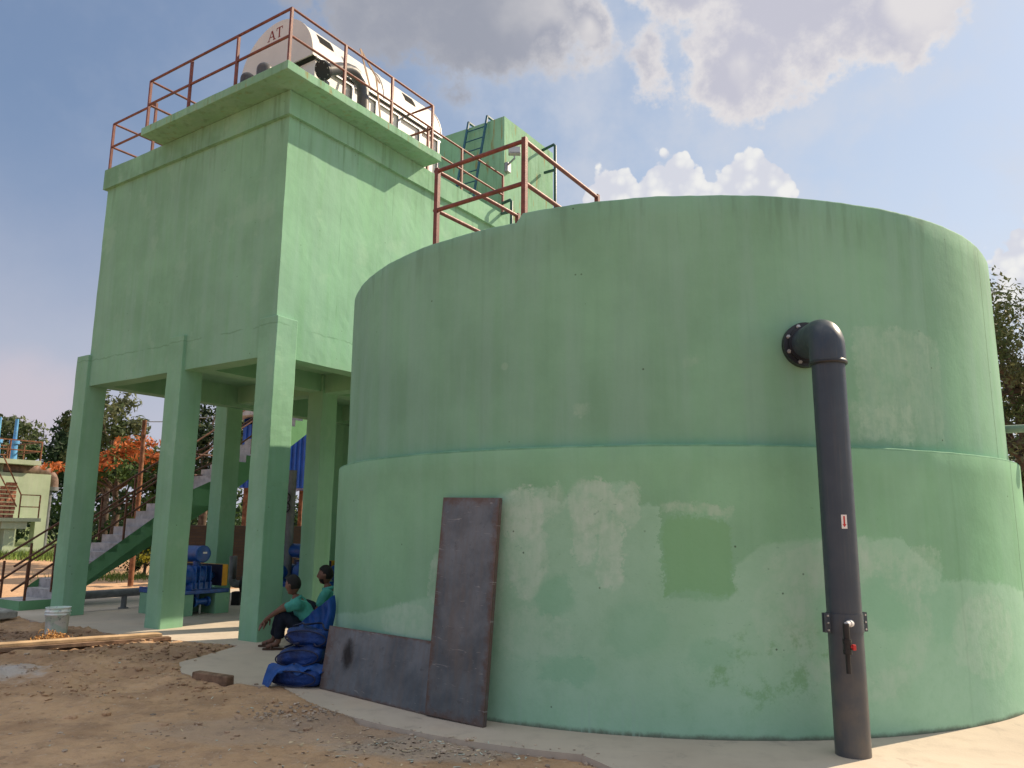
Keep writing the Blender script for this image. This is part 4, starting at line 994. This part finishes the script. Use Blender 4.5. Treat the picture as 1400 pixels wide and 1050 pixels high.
def hair_mesh(c, yaw, pitch, scale=1., beard=False):
    bm = bmesh.new(); bmesh.ops.create_uvsphere(bm, u_segments=36, v_segments=28, radius=1); bm.verts.index_update()
    Mr = Matrix.Rotation(yaw, 3, 'Z') @ Matrix.Rotation(pitch, 3, 'Y'); vs = []; keep = []
    for v in bm.verts:
        x, y, z = v.co; g = 1.07 + .025*noise.noise(v.co*9)
        px, py, pz = x*.096*g, y*.074*g*1.03, z*.115*g + .004
        if z < -.1: py *= 1+.22*(z+.1); px *= 1+(.02 if x > 0 else .25)*(z+.1)
        vs.append(Vector(c) + (Mr @ Vector((px, py, pz)))*scale)
        top_ = z > .38 + .25*max(0, x)**2 if x > -.05 else z > -.45
        side = (x <= .22 and z > .05 and abs(y) > .5)
        bd = beard and x > .05 and z < -.42 and not (x > .75 and z > -.5)
        keep.append(top_ or side or bd)
    fs = [[v.index for v in f.verts] for f in bm.faces if sum(keep[v.index] for v in f.verts) >= 3]; bm.free(); return vs, fs
def hand(mb, wrist, d, palmn, side, curl=.5, s=1.):
    """palm plus five skinned fingers; d = pointing direction, palmn = palm normal"""
    d = Vector(d).normalized(); pn_ = Vector(palmn); pn_ = (pn_ - d*pn_.dot(d)).normalized(); w = d.cross(pn_).normalized()*side
    wr = Vector(wrist)
    vs, fs = skin([wr-d*.03*s, wr, wr+d*.045*s, wr+d*.085*s], [(0,1),(1,2),(2,3)], [(.022*s,.022*s), (.026*s,.020*s), (.036*s,.017*s), (.038*s,.014*s)], 1); mb.add(vs, fs, True)
    for k, (off, L) in enumerate(((.030,.070), (.010,.080), (-.011,.075), (-.031,.058))):
        p = wr + d*.078*s + w*off*s; dirv = d.copy(); pts = [p - d*.02*s]; r_ = [.009*s]
        for j in range(3):
            pts.append(p.copy()); r_.append((.0092-.0008*j)*s)
            p = p + dirv*(L*s*(.42,.32,.26)[j]); dirv = (dirv + pn_*curl*(.5+.1*k)).normalized()
        pts.append(p); r_.append(.0062*s)
        vs, fs = skin(pts, [(i, i+1) for i in range(len(pts)-1)], r_, 1); mb.add(vs, fs, True)
    b = wr + d*.02*s + w*.028*s; td = (d*.75 + w*.65 + pn_*.25).normalized(); pts = [b, b+td*.03*s, b+td*.055*s, b+td*.055*s+(td+d*.5).normalized()*.028*s]
    vs, fs = skin(pts, [(0,1),(1,2),(2,3)], [.014*s,.012*s,.0105*s,.008*s], 1); mb.add(vs, fs, True)
def person(loc, rz, J, label, headyaw, headpitch, beard=False, sc_=1.08):
    root = empty('person', loc, label, 'person', None)
    Rz = Matrix.Rotation(rz, 3, 'Z'); base = Vector(loc)
    W_ = lambda p: base + Rz @ Vector(p)
    nm = ['pel','sp1','sp2','neck','hc','shL','elL','wrL','shR','elR','wrR','hipL','knL','anL','toL','hipR','knR','anR','toR']
    ix = {n_: i for i, n_ in enumerate(nm)}
    vs0 = [W_(J[n_]) for n_ in nm]
    ed = [('pel','sp1'),('sp1','sp2'),('sp2','neck'),('neck','hc'),('sp2','shL'),('shL','elL'),('elL','wrL'),('sp2','shR'),('shR','elR'),('elR','wrR'),('pel','hipL'),('hipL','knL'),('knL','anL'),('anL','toL'),('pel','hipR'),('hipR','knR'),('knR','anR'),('anR','toR')]
    rad = dict(pel=.105, sp1=.10, sp2=.105, neck=.05, hc=.05, shL=.052, elL=.036, wrL=.024, shR=.052, elR=.036, wrR=.024, hipL=.085, knL=.054, anL=.034, toL=.026, hipR=.085, knR=.054, anR=.034, toR=.026)
    mb = MB()
    for ch in (('pel','sp1','sp2','neck','hc'), ('sp2','shL','elL','wrL'), ('sp2','shR','elR','wrR'), ('pel','hipL','knL','anL','toL'), ('pel','hipR','knR','anR','toR')):
        rr_ = [rad[n_] for n_ in ch]
        if ch[1][:2] in ('sh', 'hi'): rr_[0] = rr_[1]
        vs, fs = skin([W_(J[n_]) for n_ in ch], [(i, i+1) for i in range(len(ch)-1)], rr_, 2); mb.add(vs, fs, True)
    hp = W_(J['head']); vs, fs = head_mesh(hp, rz+headyaw, headpitch); mb.add(vs, fs, True)
    for s_, k in ((1,'L'), (-1,'R')):
        wr = W_(J['wr'+k]); d_ = (wr - W_(J['el'+k])).normalized(); hand(mb, wr, (d_ + Vector((0,0,-.5))).normalized(), Rz @ Vector((-.6, -s_*.5, -.5)), s_, .35)
    body = remesh(mb, .0065); body.build('body', M['skin'], root)
    # hair
    vs, fs = hair_mesh(hp, rz+headyaw, headpitch, 1., beard); mb = MB(); mb.add(vs, fs, True); mb.build('hair', M['hair'], root)
    # shirt: torso and short sleeves
    def lerp(a, b, t): return Vector(J[a]).lerp(Vector(J[b]), t)
    def chain(mb, pts, rr_):
        vs, fs = skin(pts, [(i, i+1) for i in range(len(pts)-1)], rr_, 2); mb.add(vs, fs, True)
    def wrinkle(mb, f, a): 
        mb.v = [tuple(Vector(v) + Vector((noise.noise(Vector(v)*f), noise.noise(Vector(v)*f+Vector((5,0,0))), noise.noise(Vector(v)*f+Vector((0,7,0)))))*a) for v in mb.v]; return mb
    mb = MB(); chain(mb, [W_(J['pel']), W_(J['sp1']), W_(J['sp2']), W_(lerp('sp2','neck',.72))], [.135, .135, .125, .066])
    for k in 'LR': chain(mb, [W_(J['sp2']), W_(J['sh'+k]), W_(lerp('sh'+k,'el'+k,.4)), W_(lerp('sh'+k,'el'+k,.75))], [.09, .074, .068, .064])
    wrinkle(remesh(mb, .009), 14, .012).build('shirt', M['shirt'], root)
    # collar
    mb = MB(); nk = W_(lerp('sp2','neck',.8)); ax = (W_(J['neck'])-W_(J['sp2'])).normalized(); xx = ax.orthogonal().normalized(); yy = ax.cross(xx); mb.lathe([(.075,-.015), (.066,.02), (.070,.03), (.078,.005)], 20, nk, (xx, yy, ax)); mb.build('collar', M['shirt'], root)
    # trousers
    mb = MB(); chain(mb, [W_(J['pel'])-Vector((0,0,.01)), W_(lerp('pel','sp1',.4))], [.125, .12])
    for k in 'LR': chain(mb, [W_(J['pel']), W_(J['hip'+k]), W_(lerp('hip'+k,'kn'+k,.5)), W_(J['kn'+k]), W_(lerp('kn'+k,'an'+k,.5)), W_(lerp('kn'+k,'an'+k,.88))], [.10, .105, .09, .076, .068, .064])
    mb = wrinkle(remesh(mb, .009), 16, .010)
    mb.v = [(x, y, max(z, base.z+.012)) for x, y, z in mb.v]; mb.build('trousers', M['trouser'], root)
    for k in 'LR':
        a = W_(J['an'+k]); t = W_(J['to'+k]); f_ = (t-a); f_.z = 0; f_.normalize(); n_ = Vector((-f_.y, f_.x, 0)); h = a - f_*.05
        mb = MB(); prof_ = [(-.02,.030), (.05,.036), (.13,.045), (.19,.044), (.225,.022)]
        vs = []
        for x, w in prof_:
            for s_ in (-1, 1):
                for zz in (.0, .02): q = h + f_*x + n_*w*s_; vs.append(Vector((q.x, q.y, base.z+.001+zz)))
        fs = []
        for i in range(len(prof_)-1):
            o_ = 4*i; fs += [(o_, o_+2, o_+6, o_+4), (o_+1, o_+5, o_+7, o_+3), (o_, o_+4, o_+5, o_+1), (o_+2, o_+3, o_+7, o_+6)]
        fs += [(0,1,3,2), (16,18,19,17)]
        mb.add(vs, fs)
        c_ = h + f_*.12; mb.tube([Vector((0,0,base.z+.015)) + Vector((c_.x, c_.y, 0)) + n_*.05*math.cos(R(t_)) + Vector((0,0,.05*math.sin(R(t_)))) for t_ in range(0, 181, 20)], .009, 6)
        mb.build('sandal', M['sandal'], root)
    root.scale = (sc_,)*3
    return root
J1 = dict(pel=(0,0,.17), sp1=(.03,0,.30), sp2=(.12,0,.47), neck=(.19,0,.585), hc=(.205,0,.63), head=(.235,0,.735),
          shL=(.135,.165,.53), elL=(.34,.20,.46), wrL=(.50,.16,.345), shR=(.155,-.165,.53), elR=(.36,-.17,.48), wrR=(.50,-.06,.36),
          hipL=(.02,.095,.15), knL=(.32,.13,.43), anL=(.345,.12,.075), toL=(.49,.13,.03), hipR=(.02,-.095,.15), knR=(.38,-.12,.44), anR=(.46,-.12,.075), toR=(.60,-.13,.03))
person((-2.585, 10.62, 0), R(183), J1, 'man in a teal shirt and dark trousers sitting hunched with one arm over his knee', R(-22), R(6))
J2 = dict(J1); J2.update(sp1=(.01,0,.32), sp2=(.05,0,.51), neck=(.08,0,.64), hc=(.09,0,.69), head=(.115,0,.79), shL=(.06,.17,.585), elL=(.15,.22,.34), wrL=(.32,.12,.30), shR=(.06,-.17,.585), elR=(.16,-.21,.34), wrR=(.33,-.1,.30))
person((-2.42, 11.15, .04), R(178), J2, 'bearded man in a teal shirt sitting upright behind the bags, half hidden by the tank', R(4), R(2), True)

# ------------------------------------------------------------------ background buildings
PA = 35.63
pump = empty('pump_house', T(PA, 12.5), 'pale green raised concrete pump house with railed platform, standing far left', 'building')
def Bx(mb, a0, a1, b0, b1, z0, z1): return mb.box(PA+a0, PA+a1, b0, b1, z0, z1, T)
mb = MB(); Bx(mb, 0, 4, 9.0, 14.55, 1.67, 4.18); Bx(mb, 0, .5, 14.0, 14.55, 0, 1.67); Bx(mb, 0, .5, 12.6, 13.1, 0, 1.67); Bx(mb, 0, .5, 10.4, 10.9, 0, 1.67); Bx(mb, 0, .3, 9., 14.55, -.05, .34) if False else None
Bx(mb, .05, .3, 13.1, 14.0, -.05, .34); Bx(mb, 3.5, 4, 14.0, 14.55, 0, 1.67); Bx(mb, 3.5, 4, 9.0, 9.5, 0, 1.67); Bx(mb, .05, .3, 9, 12.6, -.05, 1.2)
mb.build('wall', M['lightgreen'], pump)
mb = MB(); Bx(mb, -.35, 3.6, 9.0, 13.8, 4.62, 4.86); Bx(mb, .4, .8, 12.2, 12.6, 4.18, 4.62); Bx(mb, .4, .8, 9.6, 10., 4.18, 4.62); mb.build('platform', M['lightgreen'], pump)
mb = MB()
for zz in (5.86, 5.35): mb.bar(T(PA-.3, 9.2, zz), T(PA-.3, 13.75, zz), .06, .06); mb.bar(T(PA+3.5, 9.2, zz), T(PA+3.5, 13.75, zz), .06, .06); mb.bar(T(PA-.3, 13.75, zz), T(PA+3.5, 13.75, zz), .06, .06)
o = mb.build('railing', M['rusty'], pump)
for a, b in ((-.3,13.75), (-.3,12.2), (-.3,10.6), (3.5,13.75), (3.5,12.2), (1.6,13.75)):
    m2 = MB(); m2.bar(T(PA+a, b, 4.86), T(PA+a, b, 5.86), .06, .06); m2.build('post', M['rusty'], o)
mb = MB(); mb.tube([T(PA+.6, 12.3, 4.42), T(PA+.6, 13.9, 4.42)] + [T(PA+.6, 14.2+.75*math.sin(R(t)), 3.72+.7*math.cos(R(t))) for t in range(0, 91, 15)] + [T(PA+.6, 14.95, 3.4)], .30, 16); mb.build('cast_pipe', M['pipe_rust'], pump)
mb = MB(); mb.cyl(T(PA+.6, 14.85, 3.42), T(PA+.6, 14.85, 0), .13, 12); mb.cyl(T(PA+.6, 14.95, 3.35), T(PA+.6, 14.95, 3.55), .34, 14); mb.build('down_pipe', M['greypipe'], pump)
mb = MB(); Bx(mb, -1.6, -.01, 9., 13.5, 1.66, 1.84); Bx(mb, -1.4, -.9, 11.9, 12.4, -.05, 1.66); Bx(mb, -1.5, -.8, 11.7, 12.9, 1.30, 1.655); mb.build('landing', M['lightgreen'], pump)
mb = MB()
for zz in (3.0, 2.4): mb.bar(T(PA-1.5, 12.45, zz), T(PA-1.5, 13.4, zz), .05, .05)
mb.bar(T(PA-1.5, 12.45, 3.0), T(PA-1.5, 11.4, 4.9), .05, .05); mb.bar(T(PA-1.5, 12.3, 2.4), T(PA-1.5, 11.2, 4.2), .05, .05)
o = mb.build('railing', M['rusty'], pump)
for b in (12.45, 13.4): m2 = MB(); m2.bar(T(PA-1.5, b, 1.84), T(PA-1.5, b, 3.0), .05, .05); m2.build('post', M['rusty'], o)
# red bricks stacked on the landing
mb = MB(); rb = random.Random(2)
for k in range(9):
    for j in range(5):
        if k > 5 and j > 9-k: continue
        b = 12.35 - j*.24 - rb.uniform(0,.03); mb.bbox(PA-1.25+rb.uniform(-.02,.02), PA-1.02, b-.22, b, 1.842+k*.2, 1.842+k*.2+.17, .01, T, 1)
single(mb, 'brick_stack', M['brick'], T(PA-1.1, 11.8, 1.842), 'stack of red bricks on the landing of the pump house', 'bricks')
for i, b in enumerate((12.95, 12.1, 11.25)):
    g = empty('valve_actuator', T(PA+1., b, 4.86), ('right', 'middle', 'left')[i] + ' one of the three tall blue valve spindles on the pump house platform', 'valve', 'blue valve spindles')
    mb = MB(); q = T(PA+1., b, 4.86); mb.cyl(q, q+Vector((0,0,.9)), .21, 14, .17); mb.cyl(q+Vector((0,0,.9)), q+Vector((0,0,1.1)), .25, 14); mb.build('pedestal', M['bluevalve'], g)
    mb = MB(); mb.cyl(q+Vector((0,0,1.1)), q+Vector((0,0,2.25)), .10, 12, .085); mb.build('spindle_cover', M['bluevalve'], g)
# pole with an arm
pole = empty('lamp_pole', (-9.78, 20.9, 0), 'thin rusty brown pole with a wire arm behind the staircase', 'pole')
mb = MB(); mb.tube([(-9.78, 20.9, 0), (-9.78, 20.9, 2.5), (-9.80, 20.9, 4.3)], .06, 10, radii=[.07,.06,.055]); mb.build('shaft', M['rusty'], pole)
mb = MB(); mb.tube([(-9.80, 20.9, 4.26), (-9.4, 21.1, 4.29), (-8.9, 21.3, 4.40), (-8.2, 21.6, 4.5)], .014, 6); mb.build('arm', M['steel'], pole)
# blue-clad shed behind the stairs
sh = empty('blue_shed', (-6.4, 26.2, 0), 'shed clad in bright blue ribbed sheets, glimpsed between the columns', 'shed')
mb = MB(); n = 120; vs = []; x0, x1 = -8.75, -5.75
for i in range(n+1):
    x = x0+(x1-x0)*i/n; y = 25.5 + (.0 if (i//3) % 2 else .07)
    vs += [(x, y, 2.75), (x, y, 4.78 + (x-x0)*.05)]
mb.add(vs, [(2*i, 2*i+2, 2*i+3, 2*i+1) for i in range(n)]); mb.add([(x0, 25.6, 2.75), (x1, 25.6, 2.75), (x1, 27.5, 2.75), (x0, 27.5, 2.75), (x0, 25.6, 5.0), (x1, 25.6, 5.3), (x1, 27.5, 5.3), (x0, 27.5, 5.0)], [(0,1,2,3), (4,5,6,7), (0,4,7,3), (1,5,6,2), (3,2,6,7)])
mb.build('cladding', M['bluesheet'], sh)
for x in (-8.6, -7.2, -5.9):
    for y in (25.8, 27.3): mb = MB(); mb.bar((x, y, 0), (x, y, 2.75), .12, .12); mb.build('post', M['rusty'], sh)
mb = MB(); mb.hexa([(x0-.2, 25.2, 5.02), (x1+.2, 25.2, 5.32), (x1+.2, 27.8, 5.32), (x0-.2, 27.8, 5.02), (x0-.2, 25.2, 5.4), (x1+.2, 25.2, 5.7), (x1+.2, 27.8, 5.7), (x0-.2, 27.8, 5.4)]); mb.build('roof', M['graycon'], sh)
# low brick wall
mb = MB(); mb.bbox(0, 5.2, 0, .23, -.05, 1.55, .01); 
o = mb.build('brick_wall', M['brickwall']); o.location = (-9.3, 21.9, 0); o.rotation_euler = (0,0,R(6)); tag(o, 'low dark brick wall behind the columns and the staircase', 'wall')

# ------------------------------------------------------------------ vegetation
def crown(mb, rng, clumps, n, leaf, mats, flat=.0):
    for k in range(n):
        c, r_, mi = clumps[rng.randrange(len(clumps))]
        d_ = Vector((rng.gauss(0,1), rng.gauss(0,1), rng.gauss(0,1))).normalized(); rad_ = rng.random()**.45
        p = c + Vector((d_.x*r_[0], d_.y*r_[1], d_.z*r_[2]))*rad_
        nrm = (d_ + Vector((rng.gauss(0,.6), rng.gauss(0,.6), rng.gauss(0,.6)+.3))).normalized(); x = nrm.orthogonal().normalized(); x = Matrix.Rotation(rng.random()*6.28, 3, nrm) @ x; y = nrm.cross(x)
        L = leaf*rng.uniform(.6,1.3); w = L*.38
        mb.cur = mi if rng.random() < .8 else rng.randrange(mats)
        mb.add([p - x*L*.5, p + y*w*.5, p + x*L*.5, p - y*w*.5], [(0,1,2,3)])
    mb.cur = 0
def tree(name, x, y, h, cr, cz, nclump, nleaf, leaf, mats, label, seed, cat='tree', clr=.32, flat=1., trunk=.16, lean=0., topmat=None):
    rng = random.Random(seed); root = empty(name, (x, y, -.05), label, cat, None)
    tb = MB(); base = Vector((x, y, -.1)); topc = Vector((x+lean, y, cz))
    pts = [base.lerp(topc, t) + Vector((.12*noise.noise(Vector((seed, t*3, 0))), .12*noise.noise(Vector((seed+9, t*3, 0))), 0)) for t in (0, .25, .5, .75, 1.)]
    tb.tube(pts, trunk, 10, radii=[trunk*1.3, trunk, trunk*.85, trunk*.65, trunk*.4])
    clumps = []
    for k in range(nclump):
        for _ in range(30):
            d_ = Vector((rng.uniform(-1,1), rng.uniform(-1,1), rng.uniform(-1,1)))
            if .25 < d_.length < 1: break
        c = Vector((x+lean+d_.x*cr[0], y+d_.y*cr[1], cz+d_.z*cr[2]))
        s_ = clr*rng.uniform(.6,1.25); r_ = (cr[0]*s_, cr[1]*s_, cr[2]*s_*flat)
        mi = rng.randrange(len(mats)-1 if topmat else len(mats))
        if topmat and d_.z > -.1 and rng.random() < .75: mi = len(mats)-1
        clumps.append((c, r_, mi))
        if k % 2 == 0:
            st = pts[rng.choice((2,3,4))]; mid = st.lerp(c, .5) + Vector((0,0,.1*cr[2])); tb.tube([st, mid, c], .03, 6, radii=[trunk*.42, trunk*.26, trunk*.1])
    tb.build('trunk', M['bark'], root)
    mb = MB(); crown(mb, rng, clumps, nleaf, leaf, len(mats)); mb.build('crown', [M[m_] for m_ in mats], root)
    return root
tree('tree', -36.5, 56, 9, (4.2,3.5,3.0), 6.0, 34, 5200, .42, ('leaf_a','leaf_d'), 'loose olive green tree behind the pump house at the far left', 11)
tree('tree', -29.8, 54, 8.6, (3.0,3.,2.6), 5.6, 26, 4200, .42, ('leaf_c','leaf_b'), 'mid green tree behind the right end of the pump house', 12)
tree('tree', -26.2, 49, 8.5, (2.4,2.6,3.2), 5.3, 26, 4500, .40, ('leaf_b','leaf_b'), 'dark dense tree just left of the leftmost column', 13)
tree('tree', -20.8, 41, 8.3, (2.5,2.4,2.3), 5.9, 26, 3600, .36, ('leaf_d','leaf_a'), 'tall grey green tree above the orange flowering tree', 14, clr=.27)
tree('flame_tree', -16.6, 33.5, 5.2, (2.5,2.2,1.15), 4.0, 30, 5200, .26, ('leaf_c','leaf_c','flower'), 'flat crowned tree covered with orange flowers behind the staircase', 15, flat=.55, topmat=True, clr=.34)
tree('tree', -13.9, 32, 5.0, (1.9,1.8,1.7), 3.3, 24, 4000, .26, ('leaf_c','leaf_b'), 'bright green bushy tree behind the thin rusty pole', 16)
tree('tree', -11.6, 30, 6.8, (2.0,1.9,2.6), 4.6, 28, 5200, .26, ('leaf_b','leaf_b','leaf_a'), 'tall dark tree seen between the second and third columns', 17)
tree('tree', 16.9, 25.5, 9.3, (3.3,2.6,3.4), 6.2, 50, 13000, .20, ('leaf_d','leaf_d','leaf_a'), 'big dusty green tree behind the right side of the round tank', 18, trunk=.3, clr=.27)
tree('tree', 21.5, 33, 9, (4.,3.2,3.6), 5.2, 34, 5000, .36, ('leaf_b','leaf_a'), 'dark tree standing behind the big dusty tree on the right', 19, trunk=.3)
b_ = tree('flower_bush', -11.3, 25.0, 1.3, (.95,.8,.5), .62, 18, 2400, .11, ('leaf_b','leaf_c','yflower'), 'low dark bush with yellow flowering tips below the staircase', 20, 'bush', .36, 1., .05, topmat=True)
# dark wood far behind everything
rw = random.Random(40); cl = []
for k in range(150):
    x = rw.uniform(-62, 26); y = 64 + rw.uniform(-4, 5) + .06*abs(x+20); hh = rw.uniform(2.2, 5.4); cl.append((Vector((x, y, hh*.5)), (rw.uniform(1.6,2.8), 2., hh*.52), rw.randrange(2)))
mb = MB(); crown(mb, rw, cl, 15000, .75, 2); tag(mb.build('woodland', [M['leaf_b'], M['leaf_a']]), kind='stuff')
# understorey behind the yard
cl = []
for k in range(70):
    x = rw.uniform(-21, -4); y = 38 + rw.uniform(-2, 2) + (abs(x+4))*.25; hh = rw.uniform(1.2, 3.0); cl.append((Vector((x, y, hh*.5)), (rw.uniform(.8,1.5), 1., hh*.52), rw.randrange(2)))
mb = MB(); crown(mb, rw, cl, 9000, .42, 2); tag(mb.build('undergrowth', [M['leaf_b'], M['leaf_c']]), kind='stuff')
# grass
mb = MB()
for k in range(3800):
    if k < 2900: x = rw.uniform(-31, -19.5); y = 39.0 + rw.uniform(-2.2, 3.) - .35*(x+25)
    else: x = rw.gauss(-11.9, .8); y = rw.gauss(24.6, .6)
    h = rw.uniform(.15, .42) if k < 2900 else rw.uniform(.1, .28); a = rw.random()*6.28; w = .03 if k < 2900 else .014
    p = Vector((x, y, -.06)); t = Vector((math.cos(a), math.sin(a), 0)); le = Vector((rw.gauss(0,.3), rw.gauss(0,.3), 1))*h
    mb.add([p - t*w, p + t*w, p + le], [(0,1,2)])
tag(mb.build('grass', M['grasscol']), kind='stuff')

# ------------------------------------------------------------------ sky, sun, camera
SUN_B, SUN_E = R(60), R(38.5)
w = bpy.data.worlds.new('World'); S.world = w; w.use_nodes = True; nt = w.node_tree; nt.nodes.clear()
class WN(N):
    def __init__(s): s.t = nt; s.tc = s.n('ShaderNodeTexCoord')
g = WN()
sky = g.n('ShaderNodeTexSky', sky_type='NISHITA', sun_disc=False); sky.sun_elevation = SUN_E; sky.sun_rotation = SUN_B
sky.air_density = 1.2; sky.dust_density = 1.0; sky.ozone_density = 1.5; sky.altitude = 300
dv = g.tc.outputs['Generated']; d3 = g.sep(dv)
az = g.math('MULTIPLY', g.math('ARCTAN2', d3[0], d3[1]), 180/PI); el = g.math('MULTIPLY', g.math('ARCSINE', d3[2]), 180/PI)
def shifted(v, off):
    x = g.n('ShaderNodeVectorMath', operation='ADD'); g.l(v, x.inputs[0]); x.inputs[1].default_value = off; return x.outputs[0]
def blob(a, e, ra, re, k=1., az_=None, el_=None):
    dx = g.math('DIVIDE', g.math('SUBTRACT', az_ or az, a), ra); dy = g.math('DIVIDE', g.math('SUBTRACT', el_ or el, e), re)
    return g.math('MULTIPLY', g.math('SUBTRACT', 1., g.math('SQRT', g.math('ADD', g.math('MULTIPLY', dx, dx), g.math('MULTIPLY', dy, dy)))), k)
def union(bl):
    f_ = bl[0]
    for b in bl[1:]: f_ = g.math('MAXIMUM', f_, b)
    return f_
def lin(*terms):      # sum of (noise - .5) * k
    t_ = None
    for n_, k_ in terms:
        q = g.math('MULTIPLY', g.math('SUBTRACT', n_, .5), k_); t_ = q if t_ is None else g.math('ADD', t_, q)
    return t_
SOFT = [(-8,38.5,13,8.5), (-1,35.2,9,4.2), (23.5,35.0,9.5,6.0), (17.6,31.4,4.6,3.6), (28.5,33,4.5,4.0), (10.7,31.6,1.6,2.8,.42), (13.5,37.2,7,2.6), (6.0,34.8,2.0,2.0,.8), (-26,52,20,9), (45,54,20,10), (-75,28,20,9), (180,35,40,12), (130,40,25,10), (-120,45,30,10)]
def softfield(off, da, de):
    a_ = g.math('ADD', az, da); e_ = g.math('ADD', el, de); v_ = shifted(dv, off)
    nb_ = g.noise(v_, 5.5, 5, .60)
    return g.math('ADD', union([blob(*b, az_=a_, el_=e_) if len(b) == 5 else blob(*b, 1., a_, e_) for b in SOFT]), lin((nb_, 1.25))), nb_
soft0, n_big = softfield((0,0,0), 0., 0.)
soft2, _ = softfield((.055, -.02, .02), 3.4, 1.0)       # the same cloud a little nearer to the sun
n_sm = g.noise(dv, 17., 6, .64)
soft = g.math('ADD', soft0, lin((n_sm, 1.5)))
n_puff = g.noise(dv, 37., 5, .6)
vp_ = g.n('ShaderNodeTexVoronoi', feature='F1'); g.l(dv, vp_.inputs['Vector']); vp_.inputs['Scale'].default_value = 34.
vq_ = g.n('ShaderNodeTexVoronoi', feature='F1'); g.l(dv, vq_.inputs['Vector']); vq_.inputs['Scale'].default_value = 85.
puff = g.math('ADD', g.math('MULTIPLY', vp_.outputs[0], -1.), g.math('MULTIPLY', vq_.outputs[0], -.45))
cum = union([blob(7.6, 22.8, 2.7, 3.0), blob(12.0, 22.8, 3.0, 3.9), blob(17.9, 22.6, 3.3, 3.5), blob(14., 21.0, 8.2, 3.3), blob(35.5, 15.5, 3.5, 4.0), blob(39.5, 14, 5, 5)])
cum0 = cum
cum = g.math('ADD', g.math('ADD', cum, .34), g.math('ADD', g.math('MULTIPLY', puff, .42), lin((n_sm, .14), (n_puff, .34))))
low = union([blob(-33, 7, 7, 4), blob(-42, 9, 9, 5), blob(60, 9, 25, 5), blob(-90, 10, 30, 6)])
low = g.math('ADD', low, lin((n_big, 1.2)))
m_soft = g.mapr(soft, -.05, g.mapr(az, 2., 16., .34, .20)); m_cum = g.math('MULTIPLY', g.mapr(cum, .10, .17), g.mapr(cum0, -.14, -.04)); m_low = g.mapr(low, .0, .8, 0., .8)
c = sky.outputs[0]
grad = g.mix(g.mapr(az, -36., 30.), (1.55, 2.15, 3.4), (4.3, 4.9, 5.85))
c = g.mix(.62, c, grad)
c = g.mix(g.mapr(g.math('ADD', el, lin((n_sm, 5.))), 2., 27., .85, 0.), c, g.mix(g.mapr(az, -30., 40.), (4.0, 4.0, 4.75), (5.5, 5.8, 6.4)))
veil = g.math('MULTIPLY', g.mapr(g.math('ADD', n_big, lin((n_sm, .25))), .38, .68), g.mapr(az, -30., 12., .10, .55)); c = g.mix(veil, c, (5.1, 5.2, 5.6))
c = g.mix(m_low, c, (4.6, 4.15, 4.6))
zenith_fill = g.mapr(g.math('ADD', el, lin((n_big, 22.))), 50., 62.)
c = g.mix(zenith_fill, c, (8.0, 7.9, 7.7))  # unseen bright cloud overhead, added to lift ambient light on the ground
core = g.mix(g.mapr(az, -4., 18.), (2.5, 2.65, 3.15), (4.2, 4.2, 4.85))
edge = g.mix(g.mapr(az, -6., 9.), (3.0, 3.1, 3.5), (6.2, 5.95, 5.85))
lit = g.mapr(g.math('ADD', g.math('SUBTRACT', soft0, soft2), lin((n_sm, .35))), .12, .75, 0., .75)
thin = g.mapr(g.math('ADD', soft, lin((n_puff, .7), (n_sm, .6))), -.05, .75, .85, 0.)
c = g.mix(m_soft, c, g.mix(g.math('MAXIMUM', lit, thin), core, edge))
cb = g.mapr(g.math('ADD', puff, lin((n_puff, .5), (n_sm, .4))), -.95, -.35)
c = g.mix(g.math('MULTIPLY', m_cum, .95), c, g.mix(cb, (5.1, 5.2, 5.75), (6.75, 6.7, 6.5)))
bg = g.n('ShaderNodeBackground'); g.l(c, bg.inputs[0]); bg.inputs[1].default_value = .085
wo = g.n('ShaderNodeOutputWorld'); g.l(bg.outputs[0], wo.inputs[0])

sl = bpy.data.lights.new('sun', 'SUN'); sl.energy = 4.2; sl.angle = R(.5); sl.color = (1., .82, .60)
so_ = bpy.data.objects.new('sun', sl); COL.objects.link(so_)
sd_ = Vector((math.sin(SUN_B)*math.cos(SUN_E), math.cos(SUN_B)*math.cos(SUN_E), math.sin(SUN_E)))
so_.rotation_euler = (-sd_).to_track_quat('-Z', 'Y').to_euler(); so_.location = (0, 0, 30)

S.cycles.max_bounces = 5; S.cycles.diffuse_bounces = 3; S.cycles.glossy_bounces = 2; S.cycles.transmission_bounces = 2; S.cycles.transparent_max_bounces = 2
cam = bpy.data.cameras.new('camera'); co = bpy.data.objects.new('camera', cam); COL.objects.link(co); S.camera = co
p_, r_ = .18068, .008485; cs, sn = math.cos(r_), math.sin(r_)
X0 = Vector((1,0,0)); F0 = Vector((0, math.cos(p_), math.sin(p_))); Z0 = Vector((0, -math.sin(p_), math.cos(p_)))
rt = X0*cs + Z0*sn; up = -X0*sn + Z0*cs; bk_ = -F0
co.matrix_world = Matrix(((rt.x, up.x, bk_.x, 0), (rt.y, up.y, bk_.y, 0), (rt.z, up.z, bk_.z, 1.55), (0,0,0,1)))
cam.sensor_fit = 'HORIZONTAL'; cam.sensor_width = 36; cam.lens = 36*1077.37/1400; cam.clip_end = 3000; cam.clip_start = .05
S.view_settings.view_transform = 'Standard'; S.view_settings.look = 'None'; S.view_settings.exposure = .65; S.view_settings.gamma = 1.
S.render.resolution_x = 1024; S.render.resolution_y = 768
